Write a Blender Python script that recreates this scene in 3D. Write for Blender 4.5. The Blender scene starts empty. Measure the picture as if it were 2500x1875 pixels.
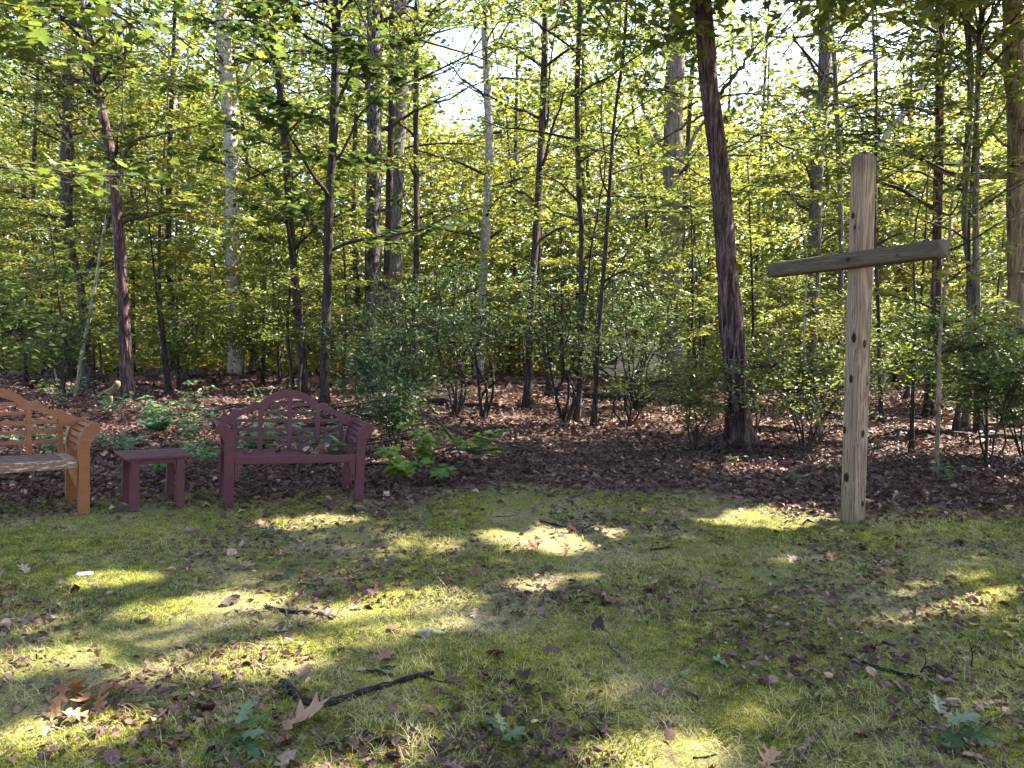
import bpy, bmesh, math, random
import numpy as np
from mathutils import Vector, Matrix

# ---------------------------------------------------------------- camera, sky, sun, exposure
scene = bpy.context.scene
C = scene.collection
cam = bpy.data.cameras.new('camera')
cam.sensor_width = 36.0
cam.lens = 26.19
cam.clip_start = 0.05
cam.clip_end = 1500.0
cam_ob = bpy.data.objects.new('camera', cam)
C.objects.link(cam_ob)
cam_ob.location = (0, 0, 1.45)
cam_ob.rotation_euler = (math.radians(90 - 3.786), 0, 0)
scene.camera = cam_ob

SUN_AZ, SUN_EL = math.radians(64), math.radians(45)      # azimuth measured from +Y towards +X
world = bpy.data.worlds.new('World')
scene.world = world
world.use_nodes = True
wn = world.node_tree
bg = wn.nodes['Background']
sky = wn.nodes.new('ShaderNodeTexSky')
sky.sky_type = 'NISHITA'
sky.sun_disc = False
sky.sun_elevation = SUN_EL
sky.sun_rotation = SUN_AZ
sky.air_density = 1.0
sky.dust_density = 1.6
sky.ozone_density = 1.0
wn.links.new(sky.outputs[0], bg.inputs[0])
bg.inputs[1].default_value = 0.10

sun = bpy.data.lights.new('sun', 'SUN')
sun.energy = 5.0
sun.angle = math.radians(0.53)
sun.color = (1.0, 0.92, 0.78)
sun_ob = bpy.data.objects.new('sun', sun)
C.objects.link(sun_ob)
SD = np.array([math.sin(SUN_AZ) * math.cos(SUN_EL), math.cos(SUN_AZ) * math.cos(SUN_EL), math.sin(SUN_EL)])
sun_ob.rotation_euler = Vector(SD).to_track_quat('Z', 'Y').to_euler()
sun_ob.location = (20, 14, 22)

vs = scene.view_settings
vs.view_transform = 'Standard'
vs.look = 'None'
vs.exposure = 3.1
vs.gamma = 1.0
cy = scene.cycles
cy.use_denoising = True
cy.max_bounces = 7
cy.diffuse_bounces = 3
cy.glossy_bounces = 2
cy.transmission_bounces = 3
cy.use_adaptive_sampling = True
cy.adaptive_threshold = 0.02
cy.caustics_reflective = False
cy.caustics_refractive = False
cy.sample_clamp_indirect = 6.0

R = random.Random(7)
NR = np.random.default_rng(11)

# ---------------------------------------------------------------- small numeric helpers
def sst(a, b, x):
    t = np.clip((x - a) / (b - a), 0, 1)
    return t * t * (3 - 2 * t)

def hash3(i, j, k, s):
    h = (i * 374761393 + j * 668265263 + k * 2147483647 + s * 974634777) & 0xffffffff
    h = ((h ^ (h >> 13)) * 1274126177) & 0xffffffff
    h = (h ^ (h >> 16)) & 0xffffffff
    return h / 4294967295.0

def vnoise(p, scale, s=0):
    p = np.asarray(p, float) * scale
    if p.shape[-1] == 2:
        p = np.concatenate([p, np.zeros(p.shape[:-1] + (1,))], -1)
    f0 = np.floor(p)
    f = p - f0
    f = f * f * (3 - 2 * f)
    i = f0.astype(np.int64)
    out = 0
    for a in (0, 1):
        for b in (0, 1):
            for c in (0, 1):
                w = (f[..., 0] if a else 1 - f[..., 0]) * (f[..., 1] if b else 1 - f[..., 1]) * (f[..., 2] if c else 1 - f[..., 2])
                out = out + w * hash3(i[..., 0] + a, i[..., 1] + b, i[..., 2] + c, s)
    return out

def fbm(p, scale, s=0, n=3):
    o, a, t = 0, 1.0, 0
    for k in range(n):
        o = o + a * vnoise(p, scale * 2 ** k, s + k)
        t += a
        a *= .5
    return o / t

EDGE_X = [-30, -4.6, -2.9, -2.0, -1.2, -.5, .1, .8, 1.6, 2.3, 3.0, 4.6, 8, 30]
EDGE_Y = [6.4, 6.3, 6.25, 6.45, 6.75, 7.2, 7.6, 7.65, 7.3, 7.05, 6.85, 6.8, 6.9, 8]
def forest_mask(x, y):
    """0 on the mossy lawn, 1 on the leaf-covered forest floor"""
    x = np.asarray(x, float); y = np.asarray(y, float)
    p = np.stack([x, y], -1)
    e = np.interp(x, EDGE_X, EDGE_Y) + (fbm(p, 1.1, 5, 4) - .5) * 1.5
    return sst(-.4, .45, y - e)

def zg(x, y, rough=True):
    x = np.asarray(x, float); y = np.asarray(y, float)
    z = -.17 * np.tanh((x + 2.4) / 2.9) * (1 - sst(9, 22, y)) - 2.6 * sst(18, 48, y) * sst(-2, 14, x)
    if rough:
        p = np.stack([x, y], -1)
        z = z + (fbm(p, .9, 21) - .5) * .035 + (fbm(p, 5, 33, 2) - .5) * .026 + (vnoise(p, 11, 35) - .5) * .012 + (fbm(p, .5, 44) - .5) * .16 * sst(8, 14, y)
    return z

def nrm(v):
    v = np.asarray(v, float)
    return v / np.maximum(np.linalg.norm(v, axis=-1, keepdims=True), 1e-9)

def frames(d, n):
    """rotation matrices (columns: length axis, width axis, normal)"""
    x = nrm(d)
    z = n - (n * x).sum(-1, keepdims=True) * x
    z = nrm(z)
    y = np.cross(z, x)
    return np.stack([x, y, z], -1)

# ---------------------------------------------------------------- mesh building
class MB:
    """collects vertices and faces of one mesh"""
    def __init__(self):
        self.v, self.f, self.t, self.n = [], [], [], 0
    def add(self, v, f, tone=None):
        v = np.asarray(v, float).reshape(-1, 3); f = np.asarray(f, np.int64)
        self.v.append(v); self.f.append(f + self.n); self.n += len(v)
        self.t.append(np.zeros(len(v)) if tone is None else np.broadcast_to(tone, (len(v),)))
        return self
    def tube(self, path, rad, sides=8, cap=True, tone=None, rough=0.0):
        p = np.asarray(path, float); k = len(p)
        r = np.broadcast_to(np.asarray(rad, float), (k,))
        t = nrm(np.gradient(p, axis=0))
        ref = np.array([0.31, .95, .07]) if abs(t[0][2]) > .6 else np.array([0.02, .03, 1.0])
        a = nrm(np.cross(t, ref)); b = np.cross(t, a)
        th = np.arange(sides) * 2 * math.pi / sides
        rr = r[:, None] * np.ones(sides)
        if rough:
            rr = rr * (1 + rough * (NR.random((k, sides)) - .5) + rough * .8 * (NR.random(sides) - .5))
        v = p[:, None] + rr[..., None] * (np.cos(th)[None, :, None] * a[:, None] + np.sin(th)[None, :, None] * b[:, None])
        i = np.arange(k - 1)[:, None] * sides; j = np.arange(sides)[None]; j2 = (j + 1) % sides
        f = np.stack([i + j, i + j2, i + sides + j2, i + sides + j], -1).reshape(-1, 4)
        self.add(v, f, tone)
        if cap and sides >= 4:
            for row in (0, k - 1):
                o = row * sides
                base = self.n - k * sides
                tri = np.array([[o, o + q, o + q + 1] for q in range(1, sides - 1)])
                if row == 0:
                    tri = tri[:, ::-1]
                self.f.append(tri + base)
        return self
    def inst(self, tv, tf, pos, rot, sc, tone=None):
        """copies of a small template; pos (N,3) rot (N,3,3) sc (N,) or (N,3)"""
        n = len(pos)
        if n == 0:
            return self
        sc = np.asarray(sc, float)
        if sc.ndim == 1:
            sc = sc[:, None]
        lv = tv[None] * sc[:, None, :]
        v = np.einsum('nij,nkj->nki', rot, lv) + pos[:, None]
        f = tf[None] + (np.arange(n) * len(tv))[:, None, None]
        t = None if tone is None else np.repeat(tone, len(tv))
        return self.add(v.reshape(-1, 3), f.reshape(-1, tf.shape[1]), t)
    def mesh(self, name, mat=None, smooth=False, tone=True, flatten=None):
        me = bpy.data.meshes.new(name)
        v = np.concatenate(self.v) if self.v else np.zeros((0, 3))
        me.vertices.add(len(v)); me.vertices.foreach_set('co', v.astype(np.float32).ravel())
        tot, idx = [], []
        for f in self.f:
            tot.append(np.full(len(f), f.shape[1])); idx.append(f.ravel())
        tot = np.concatenate(tot); idx = np.concatenate(idx)
        me.loops.add(len(idx)); me.loops.foreach_set('vertex_index', idx.astype(np.int32))
        me.polygons.add(len(tot))
        st = np.concatenate([[0], np.cumsum(tot)[:-1]])
        me.polygons.foreach_set('loop_start', st.astype(np.int32))
        me.polygons.foreach_set('loop_total', tot.astype(np.int32))
        me.polygons.foreach_set('use_smooth', np.full(len(tot), smooth))
        if tone:
            at = me.attributes.new('tone', 'FLOAT', 'POINT')
            at.data.foreach_set('value', np.concatenate(self.t).astype(np.float32))
        me.update(calc_edges=True)
        me.validate()
        if mat:
            me.materials.append(mat)
        return me
    def build(self, name, mat, parent=None, smooth=False, loc=None):
        if loc is not None:
            self.v = [a - np.asarray(loc) for a in self.v]
        o = bpy.data.objects.new(name, self.mesh(name, mat, smooth))
        C.objects.link(o)
        if parent is not None:
            o.parent = parent
        elif loc is not None:
            o.location = loc
        return o

def tag(o, label=None, cat=None, group=None, kind=None):
    if label: o['label'] = label
    if cat: o['category'] = cat
    if group: o['group'] = group
    if kind: o['kind'] = kind
    return o

def empty(name, loc=(0, 0, 0), rot=(0, 0, 0)):
    o = bpy.data.objects.new(name, None)
    o.empty_display_size = .1
    C.objects.link(o)
    o.location = loc; o.rotation_euler = rot
    return o

def bm_obj(name, bm, mat, parent=None, bevel=0.0, smooth=False):
    if bevel:
        bmesh.ops.bevel(bm, geom=bm.edges[:], offset=bevel, segments=2, profile=.6, affect='EDGES', clamp_overlap=True)
    bmesh.ops.recalc_face_normals(bm, faces=bm.faces)
    me = bpy.data.meshes.new(name)
    bm.to_mesh(me); bm.free()
    for p in me.polygons: p.use_smooth = smooth
    me.materials.append(mat)
    o = bpy.data.objects.new(name, me)
    C.objects.link(o)
    if parent is not None: o.parent = parent
    return o

def box(x0, x1, y0, y1, z0, z1):
    bm = bmesh.new()
    v = [bm.verts.new((x, y, z)) for z in (z0, z1) for y in (y0, y1) for x in (x0, x1)]
    for f in ((0, 2, 3, 1), (4, 5, 7, 6), (0, 1, 5, 4), (2, 6, 7, 3), (0, 4, 6, 2), (1, 3, 7, 5)):
        bm.faces.new([v[i] for i in f])
    return bm

def prism(pts, y0, y1):
    """outline in (x, z), extruded along y"""
    bm = bmesh.new()
    a = [bm.verts.new((x, y0, z)) for x, z in pts]
    b = [bm.verts.new((x, y1, z)) for x, z in pts]
    n = len(pts)
    bm.faces.new(a); bm.faces.new(b[::-1])
    for i in range(n):
        bm.faces.new((a[i], b[i], b[(i + 1) % n], a[(i + 1) % n]))
    return bm

# ---------------------------------------------------------------- materials
def new_mat(name):
    m = bpy.data.materials.new(name)
    m.use_nodes = True
    nt = m.node_tree
    nt.nodes.clear()
    out = nt.nodes.new('ShaderNodeOutputMaterial')
    return m, nt, out
def node(nt, typ, **kw):
    n = nt.nodes.new(typ)
    for k, v in kw.items():
        if isinstance(k, str) and hasattr(n, k): setattr(n, k, v)
    return n
def setin(n, **kw):
    for k, v in kw.items():
        n.inputs[k.replace('_', ' ')].default_value = v
def ramp(nt, stops, fac=None, interp='LINEAR'):
    r = nt.nodes.new('ShaderNodeValToRGB')
    cr = r.color_ramp
    cr.interpolation = interp
    while len(cr.elements) < len(stops): cr.elements.new(.5)
    for e, (p, c) in zip(cr.elements, stops):
        e.position = p; e.color = (*c, 1)
    if fac is not None: nt.links.new(fac, r.inputs[0])
    return r
def noise(nt, vec, scale, detail=4, rough=.6, dist=0.0):
    n = nt.nodes.new('ShaderNodeTexNoise')
    n.inputs['Scale'].default_value = scale
    n.inputs['Detail'].default_value = detail
    n.inputs['Roughness'].default_value = rough
    n.inputs['Distortion'].default_value = dist
    if vec is not None: nt.links.new(vec, n.inputs['Vector'])
    return n
def coords(nt, scale=(1, 1, 1), kind='Object'):
    tc = nt.nodes.new('ShaderNodeTexCoord')
    mp = nt.nodes.new('ShaderNodeMapping')
    mp.inputs['Scale'].default_value = scale
    nt.links.new(tc.outputs[kind], mp.inputs[0])
    return mp.outputs[0]
def mixc(nt, a, b, fac, mode='MIX'):
    m = nt.nodes.new('ShaderNodeMix')
    m.data_type = 'RGBA'; m.blend_type = mode
    for sock, val in ((m.inputs[0], fac), (m.inputs[6], a), (m.inputs[7], b)):
        if isinstance(val, (int, float)): sock.default_value = val
        elif isinstance(val, tuple): sock.default_value = (*val, 1)
        else: nt.links.new(val, sock)
    return m.outputs[2]
def math_n(nt, op, a, b=None):
    m = nt.nodes.new('ShaderNodeMath'); m.operation = op
    for i, val in enumerate((a, b)):
        if val is None: continue
        if isinstance(val, (int, float)): m.inputs[i].default_value = val
        else: nt.links.new(val, m.inputs[i])
    return m.outputs[0]
def bump(nt, h, strength=.4, dist=.01):
    b = nt.nodes.new('ShaderNodeBump')
    b.inputs['Strength'].default_value = strength
    b.inputs['Distance'].default_value = dist
    nt.links.new(h, b.inputs['Height'])
    return b.outputs[0]
def principled(nt, out, col, rough=.7, nor=None, spec=.3):
    p = nt.nodes.new('ShaderNodeBsdfPrincipled')
    if isinstance(col, tuple): p.inputs['Base Color'].default_value = (*col, 1)
    else: nt.links.new(col, p.inputs['Base Color'])
    if isinstance(rough, (int, float)): p.inputs['Roughness'].default_value = rough
    else: nt.links.new(rough, p.inputs['Roughness'])
    p.inputs['Specular IOR Level'].default_value = spec
    if nor is not None: nt.links.new(nor, p.inputs['Normal'])
    if out is not None: nt.links.new(p.outputs[0], out.inputs[0])
    return p

def leaf_mat(name, stops, trans=.42, rough=.42, spec=.5, tcol=(1.25, 1.3, .55), rnd=.25):
    m, nt, out = new_mat(name)
    at = nt.nodes.new('ShaderNodeAttribute'); at.attribute_name = 'tone'
    oi = nt.nodes.new('ShaderNodeObjectInfo')
    s = math_n(nt, 'ADD', at.outputs['Fac'], math_n(nt, 'MULTIPLY', math_n(nt, 'SUBTRACT', oi.outputs['Random'], .5), rnd))
    r = ramp(nt, stops, s)
    p = principled(nt, None, r.outputs[0], rough, None, spec)
    t = nt.nodes.new('ShaderNodeBsdfTranslucent')
    tc = mixc(nt, r.outputs[0], tcol, 1.0, 'MULTIPLY')
    nt.links.new(tc, t.inputs[0])
    mx = nt.nodes.new('ShaderNodeMixShader')
    mx.inputs[0].default_value = trans
    nt.links.new(p.outputs[0], mx.inputs[1]); nt.links.new(t.outputs[0], mx.inputs[2])
    nt.links.new(mx.outputs[0], out.inputs[0])
    return m

GREEN = [(0.0, (.026, .046, .020)), (.35, (.058, .092, .034)), (.65, (.118, .145, .042)), (.86, (.205, .20, .052)), (.94, (.34, .26, .05)), (1.0, (.26, .10, .03))]
M = {}
M['leaf'] = leaf_mat('forest_leaf', GREEN, .52, .44, .45, (1.55, 1.45, .75))
M['leaf_far'] = leaf_mat('far_leaf', [(0, (.065, .088, .034)), (.4, (.118, .138, .038)), (.75, (.195, .19, .044)), (1, (.29, .245, .06))], .55, .46, .4, (1.55, 1.42, .75))
M['leaf_laurel'] = leaf_mat('laurel_leaf', [(0, (.022, .042, .020)), (.5, (.048, .082, .032)), (.85, (.10, .135, .042)), (1, (.16, .18, .06))], .36, .52, .4, (1.3, 1.4, .5))
M['leaf_pale'] = leaf_mat('pale_undergrowth_leaf', [(0, (.05, .11, .05)), (.5, (.10, .19, .085)), (1, (.20, .30, .15))], .35, .4, .5, (1.2, 1.3, .6))
M['leaf_maple'] = leaf_mat('maple_seedling_leaf', [(0, (.07, .15, .03)), (.5, (.14, .24, .04)), (1, (.26, .32, .06))], .45, .45, .4, (1.2, 1.2, .6))
M['leaf_oak'] = leaf_mat('green_oak_leaf', [(0, (.025, .05, .018)), (.5, (.05, .09, .032)), (1, (.20, .24, .15))], .25, .45, .4, (1.2, 1.2, .6))
LITTER = [(0, (.026, .013, .012)), (.3, (.070, .034, .030)), (.55, (.128, .070, .058)), (.75, (.23, .148, .118)), (.9, (.36, .28, .22)), (1, (.40, .17, .06))]
M['litter'] = leaf_mat('dead_leaf', LITTER, .15, .6, .3, (1.2, .9, .6), .5)
M['oakbrown'] = leaf_mat('brown_oak_leaf', [(0, (.10, .042, .026)), (.5, (.20, .092, .05)), (1, (.36, .215, .13))], .2, .55, .3, (1.2, .9, .6))
M['grass'] = leaf_mat('grass_blade', [(0, (.06, .10, .03)), (.4, (.14, .18, .05)), (.7, (.26, .27, .085)), (1, (.46, .39, .19))], .35, .5, .3, (1.2, 1.2, .6))
M['moss'] = leaf_mat('moss', [(0, (.06, .075, .016)), (.4, (.17, .185, .028)), (.75, (.31, .30, .042)), (1, (.44, .40, .07))], .3, .7, .1, (1.2, 1.2, .5))

def bark_mat(name, dark, mid, light, kind='furrow', scale=1.0):
    m, nt, out = new_mat(name)
    if kind == 'plate':
        v = coords(nt, (1, 1, .42))
        vo = nt.nodes.new('ShaderNodeTexVoronoi'); vo.feature = 'DISTANCE_TO_EDGE'
        vo.inputs['Scale'].default_value = 40 * scale
        dn = noise(nt, v, 9, 3)
        wv = mixc(nt, v, dn.outputs['Color'], .22)
        nt.links.new(wv, vo.inputs['Vector'])
        n = noise(nt, v, 40, 5, .7)
        h = math_n(nt, 'MULTIPLY', math_n(nt, 'MINIMUM', vo.outputs[0], .18), 5.0)
        h = math_n(nt, 'ADD', math_n(nt, 'MULTIPLY', h, .32), math_n(nt, 'MULTIPLY', n.outputs[0], .75))
    else:
        v = coords(nt, (1, 1, .13 if kind == 'furrow' else .5))
        n1 = noise(nt, v, 38 * scale, 5, .65, .6)
        n2 = noise(nt, v, 9 * scale, 3, .6)
        h = math_n(nt, 'ADD', math_n(nt, 'MULTIPLY', n1.outputs[0], .75), math_n(nt, 'MULTIPLY', n2.outputs[0], .3))
    r = ramp(nt, [(.41, dark), (.52, mid), (.66, light)], h)
    big = noise(nt, coords(nt, (1, 1, .5)), 11, 5, .7)
    if kind == 'mottle':
        col = mixc(nt, r.outputs[0], light, ramp(nt, [(.52, (0, 0, 0)), (.58, (1, 1, 1))], noise(nt, coords(nt, (1, 1, .3)), 16, 4, .7).outputs[0]).outputs[0])
    else:
        lich = ramp(nt, [(.58, (0, 0, 0)), (.70, (.40, .40, .40))], big.outputs[0])
        col = mixc(nt, r.outputs[0], tuple(min(1, c * 1.25 + .02) for c in light), lich.outputs[0])
    principled(nt, out, col, .85, bump(nt, h, 1.0, .04), .15)
    return m
M['bark_brown'] = bark_mat('bark_brown', (.013, .009, .009), (.042, .030, .029), (.10, .078, .074))
M['bark_dark'] = bark_mat('bark_dark', (.010, .008, .008), (.03, .023, .023), (.075, .06, .058))
M['bark_grey'] = bark_mat('bark_grey', (.03, .025, .023), (.088, .074, .066), (.18, .16, .145))
M['bark_pale'] = bark_mat('bark_pale', (.10, .08, .065), (.24, .205, .17), (.42, .38, .33), 'smooth', .5)
M['bark_pine'] = bark_mat('bark_pine', (.009, .005, .007), (.052, .030, .034), (.17, .115, .115), 'furrow', .75)
M['bark_oak'] = bark_mat('bark_oak', (.045, .033, .026), (.15, .115, .09), (.27, .225, .185), 'furrow', .8)
M['bark_olive'] = bark_mat('bark_olive', (.07, .055, .035), (.16, .125, .08), (.27, .22, .15), 'smooth', .8)
M['bark_mottled'] = bark_mat('bark_mottled', (.008, .007, .010), (.026, .021, .025), (.17, .155, .155), 'mottle')
M['twig'] = bark_mat('twig_bark', (.012, .008, .008), (.035, .025, .023), (.08, .065, .06), 'smooth', 2)
M['stick'] = bark_mat('stick_bark', (.006, .005, .006), (.018, .015, .016), (.06, .056, .056), 'smooth', 2.5)
M['stick_brown'] = bark_mat('stick_bark_brown', (.06, .04, .03), (.17, .12, .09), (.34, .28, .23), 'smooth', 2.5)

def paint_mat(name, col, worn=None, wear=.0, rough=.5):
    m, nt, out = new_mat(name)
    v = coords(nt, (1, 1, 1))
    n1 = noise(nt, v, 6, 4, .6)
    vs_ = coords(nt, (2.5, 30, 30))
    n2 = noise(nt, vs_, 4, 5, .7, .3)
    c = mixc(nt, tuple(x * .72 for x in col), tuple(min(1, x * 1.25) for x in col), n1.outputs[0])
    c = mixc(nt, c, tuple(x * .40 for x in col), ramp(nt, [(.50, (0, 0, 0)), (.70, (.8, .8, .8))], n2.outputs[0]).outputs[0])
    if worn:
        w = noise(nt, coords(nt, (5, 22, 22)), 2.5, 6, .72)
        c = mixc(nt, c, worn, ramp(nt, [(.62 - wear, (0, 0, 0)), (.68 - wear, (.9, .9, .9))], w.outputs[0]).outputs[0])
    # a film of green-grey grime and pollen in irregular blotches
    g = noise(nt, v, 14, 5, .7)
    c = mixc(nt, c, (.12, .11, .09), ramp(nt, [(.58, (0, 0, 0)), (.8, (.25, .25, .25))], g.outputs[0]).outputs[0])
    rg = ramp(nt, [(.3, (rough - .08,) * 3), (.7, (rough + .2,) * 3)], g.outputs[0])
    principled(nt, out, c, rg.outputs[0], bump(nt, n2.outputs[0], .25, .002), .35)
    return m
M['maroon'] = paint_mat('maroon_paint', (.072, .0145, .025), (.15, .068, .072), -.025)
M['orange'] = paint_mat('orange_brown_stain', (.185, .062, .020), (.32, .22, .16), -.035)
M['orange_worn'] = paint_mat('worn_orange_stain', (.15, .07, .038), (.36, .32, .29), .10, .6)
M['seat_grey'] = paint_mat('weathered_seat', (.095, .055, .05), (.18, .145, .135), .06, .6)
# ---------------------------------------------------------------- ground
def wood_mats():
    def mk(name, c0, c1, c2, green):
        m, nt, out = new_mat(name)
        at = nt.nodes.new('ShaderNodeAttribute'); at.attribute_name = 'tone'
        kn = nt.nodes.new('ShaderNodeAttribute'); kn.attribute_name = 'knot'
        v = coords(nt, (1, 1, .05))
        n = noise(nt, v, 60, 6, .7)
        h = math_n(nt, 'ADD', math_n(nt, 'MULTIPLY', at.outputs['Fac'], .62), math_n(nt, 'MULTIPLY', n.outputs[0], .45))
        c = ramp(nt, [(.22, c0), (.55, c1), (.9, c2)], h).outputs[0]
        # weather stains: dark at the sawn top, algae near the ground, both as blotches with ragged edges
        st = nt.nodes.new('ShaderNodeAttribute'); st.attribute_name = 'stain'
        nn = noise(nt, coords(nt, (1, 1, .35)), 18, 5, .7)
        sf = math_n(nt, 'MULTIPLY', st.outputs['Fac'], ramp(nt, [(.3, (0, 0, 0)), (.62, (1, 1, 1))], nn.outputs[0]).outputs[0])
        c = mixc(nt, c, (.05, .042, .038), sf)
        al = nt.nodes.new('ShaderNodeAttribute'); al.attribute_name = 'algae'
        c = mixc(nt, c, (.085, .085, .03), math_n(nt, 'MULTIPLY', al.outputs['Fac'], math_n(nt, 'ADD', nn.outputs[0], .1)))
        c = mixc(nt, c, (.010, .006, .005), kn.outputs['Fac'])
        if green:
            g = noise(nt, coords(nt, (1, 1, 1)), 7, 4, .6)
            c = mixc(nt, c, (.10, .095, .045), ramp(nt, [(.42, (0, 0, 0)), (.7, (.7, .7, .7))], g.outputs[0]).outputs[0])
        hb = math_n(nt, 'SUBTRACT', h, kn.outputs['Fac'])
        principled(nt, out, c, .78, bump(nt, hb, .5, .004), .2)
        return m
    M['post'] = mk('weathered_post_wood', (.080, .048, .034), (.205, .140, .105), (.315, .235, .185), False)
    M['beam'] = mk('dark_beam_wood', (.030, .019, .015), (.082, .055, .042), (.15, .11, .085), False)
wood_mats()

def ground_mat():
    m, nt, out = new_mat('ground_surface')
    v = coords(nt)
    at = nt.nodes.new('ShaderNodeAttribute'); at.attribute_name = 'forest'
    n1 = noise(nt, v, 1.7, 5, .6)
    n2 = noise(nt, v, 9, 5, .7)
    n3 = noise(nt, v, 85, 6, .8)
    moss = ramp(nt, [(.34, (.030, .034, .014)), (.5, (.145, .15, .036)), (.66, (.31, .29, .075))], n3.outputs[0]).outputs[0]
    dry = ramp(nt, [(.34, (.055, .043, .03)), (.5, (.24, .195, .12)), (.66, (.45, .375, .25))], n3.outputs[0]).outputs[0]
    soil = ramp(nt, [(.3, (.030, .020, .016)), (.55, (.10, .07, .055)), (.7, (.19, .14, .11))], n3.outputs[0]).outputs[0]
    lawn = mixc(nt, moss, dry, ramp(nt, [(.42, (.05, .05, .05)), (.64, (.8, .8, .8))], n1.outputs[0]).outputs[0])
    lawn = mixc(nt, lawn, soil, ramp(nt, [(.55, (0, 0, 0)), (.7, (.8, .8, .8))], n2.outputs[0]).outputs[0])
    vo = nt.nodes.new('ShaderNodeTexVoronoi'); vo.inputs['Scale'].default_value = 15
    nt.links.new(v, vo.inputs['Vector'])
    lit = ramp(nt, [(0, (.04, .024, .022)), (.4, (.095, .055, .045)), (.7, (.17, .105, .085)), (1, (.26, .185, .15))], vo.outputs['Color']).outputs[0]
    lit = mixc(nt, lit, soil, ramp(nt, [(.4, (0, 0, 0)), (.65, (.7, .7, .7))], n3.outputs[0]).outputs[0])
    dk = noise(nt, v, 16, 4, .7)
    lawn = mixc(nt, lawn, soil, ramp(nt, [(.52, (0, 0, 0)), (.64, (.75, .75, .75))], dk.outputs[0]).outputs[0])
    c = mixc(nt, lawn, lit, at.outputs['Fac'])
    h = math_n(nt, 'ADD', n3.outputs[0], math_n(nt, 'MULTIPLY', n2.outputs[0], .8))
    principled(nt, out, c, .95, bump(nt, h, .9, .02), .05)
    return m
M['ground'] = ground_mat()

def build_ground():
    xs = np.unique(np.round(np.concatenate([np.arange(-5.4, 5.7, .05), np.arange(-14, 14, .4), np.arange(-50, 51, 2.5), np.arange(-600, 601, 50)]), 3))
    ys = np.unique(np.round(np.concatenate([np.arange(1.6, 8, .05), np.arange(8, 26, .3), np.arange(-10, 60, 2), np.arange(-400, 801, 50)]), 3))
    X, Y = np.meshgrid(xs, ys)
    Z = zg(X, Y)
    v = np.stack([X, Y, Z], -1).reshape(-1, 3)
    nx, ny = len(xs), len(ys)
    i = np.arange(ny - 1)[:, None] * nx; j = np.arange(nx - 1)[None]
    f = np.stack([i + j, i + j + 1, i + nx + j + 1, i + nx + j], -1).reshape(-1, 4)
    o = MB().add(v, f).build('ground', M['ground'], None, True)
    a = o.data.attributes.new('forest', 'FLOAT', 'POINT')
    a.data.foreach_set('value', forest_mask(v[:, 0], v[:, 1]).astype(np.float32))
    tag(o, kind='structure')
build_ground()

# sun patches placed on the ground by cutting gaps in the crowns: (x, y, half width, half depth)
GLINTS = [
  (-0.68,4.05,0.46,0.32),(0.36,5.68,0.46,0.30),(2.37,6.50,0.58,0.30),(2.22,4.24,0.20,0.15),(2.73,4.50,0.30,0.22),(3.08,4.74,0.24,0.17),
  (-1.72,4.02,0.34,0.12),(-1.20,3.34,0.27,0.13),(-1.74,2.66,0.24,0.14),(-2.17,3.22,0.22,0.13),(0.59,2.78,0.33,0.18),(2.09,5.22,0.17,0.10),
  (0.28,4.69,0.28,0.07),(-1.71,5.83,0.39,0.14),(1.02,2.98,0.11,0.10),(3.01,8.99,0.40,0.38),
  (0.28,18.73,1.40,1.0),(2.18,15.65,0.69,0.68),(-8.26,18.83,1.5,0.9),(-11.42,18.44,0.7,0.9),(5.74,12.35,0.46,0.43),(8.58,13.84,0.9,0.5),(-3.61,16.79,0.9,0.8),
  (-0.3,16.0,.6,.5),(1.2,18,.9,.6),(4.0,14.3,.6,.4),(-5.8,20,.8,.7),(-1.6,20.5,.7,.7)]
_rg = random.Random(404)
for _k in range(8):                                      # many small flecks
    _y = _rg.uniform(2.3, 7.4); _x = _rg.uniform(-.72, .72) * _y; _a = _rg.uniform(.02, .13)
    GLINTS.append((_x, _y, _a * 1.5, _a * .8))
for _k in range(12):
    _y = _rg.uniform(8.0, 20); _x = _rg.uniform(-.7, .7) * _y; _a = _rg.uniform(.05, .45)
    GLINTS.append((_x, _y, _a * 1.4, _a))
def sun_open(p, z0=-.1, m=.075):
    """True where a leaf would close one of the sunlit openings"""
    p = np.asarray(p)
    t = (p[:, 2] - z0) / SD[2]
    q = p[:, :2] - t[:, None] * SD[None, :2]
    out = np.zeros(len(p), bool)
    wob = (vnoise(q * np.array([.6, 1.3]), 4.0, 77) - .5) * 1.0 + (vnoise(q, 11.0, 78) - .5) * .5
    for x, y, a, b in GLINTS:
        # long axis runs down-sun, as light through a gap does
        dx, dy = q[:, 0] - x, q[:, 1] - y
        out |= (dx / (a + m)) ** 2 + ((dy - .30 * dx) / (b + m)) ** 2 < (1.0 + wob * 1.1)
    return out

# ---------------------------------------------------------------- leaf templates
def fan(pts, droop=0.12, cup=0.0):
    """outline (x along the leaf, y across) -> fan about a midrib point"""
    pts = np.array(pts, float)
    c = np.array([[.42, 0.0]])
    p = np.concatenate([c, pts])
    z = -droop * p[:, 0] ** 2 + cup * np.abs(p[:, 1])
    z[0] -= .02
    n = len(pts)
    f = np.array([[0, 1 + i, 1 + (i + 1) % n] for i in range(n)])
    return np.concatenate([p, z[:, None]], 1), f
T_SIMPLE = (np.array([[0, 0, 0], [.42, .27, .06], [1, 0, -.10], [.42, -.27, .06]]), np.array([[0, 2, 1], [0, 3, 2]]))
T_LONG = (np.array([[0, 0, 0], [.45, .17, .04], [1, 0, -.10], [.45, -.17, .04]]), np.array([[0, 2, 1], [0, 3, 2]]))
def mirror(half):
    return half + [(x, -y) for x, y in half[::-1] if abs(y) > 1e-6]
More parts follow.
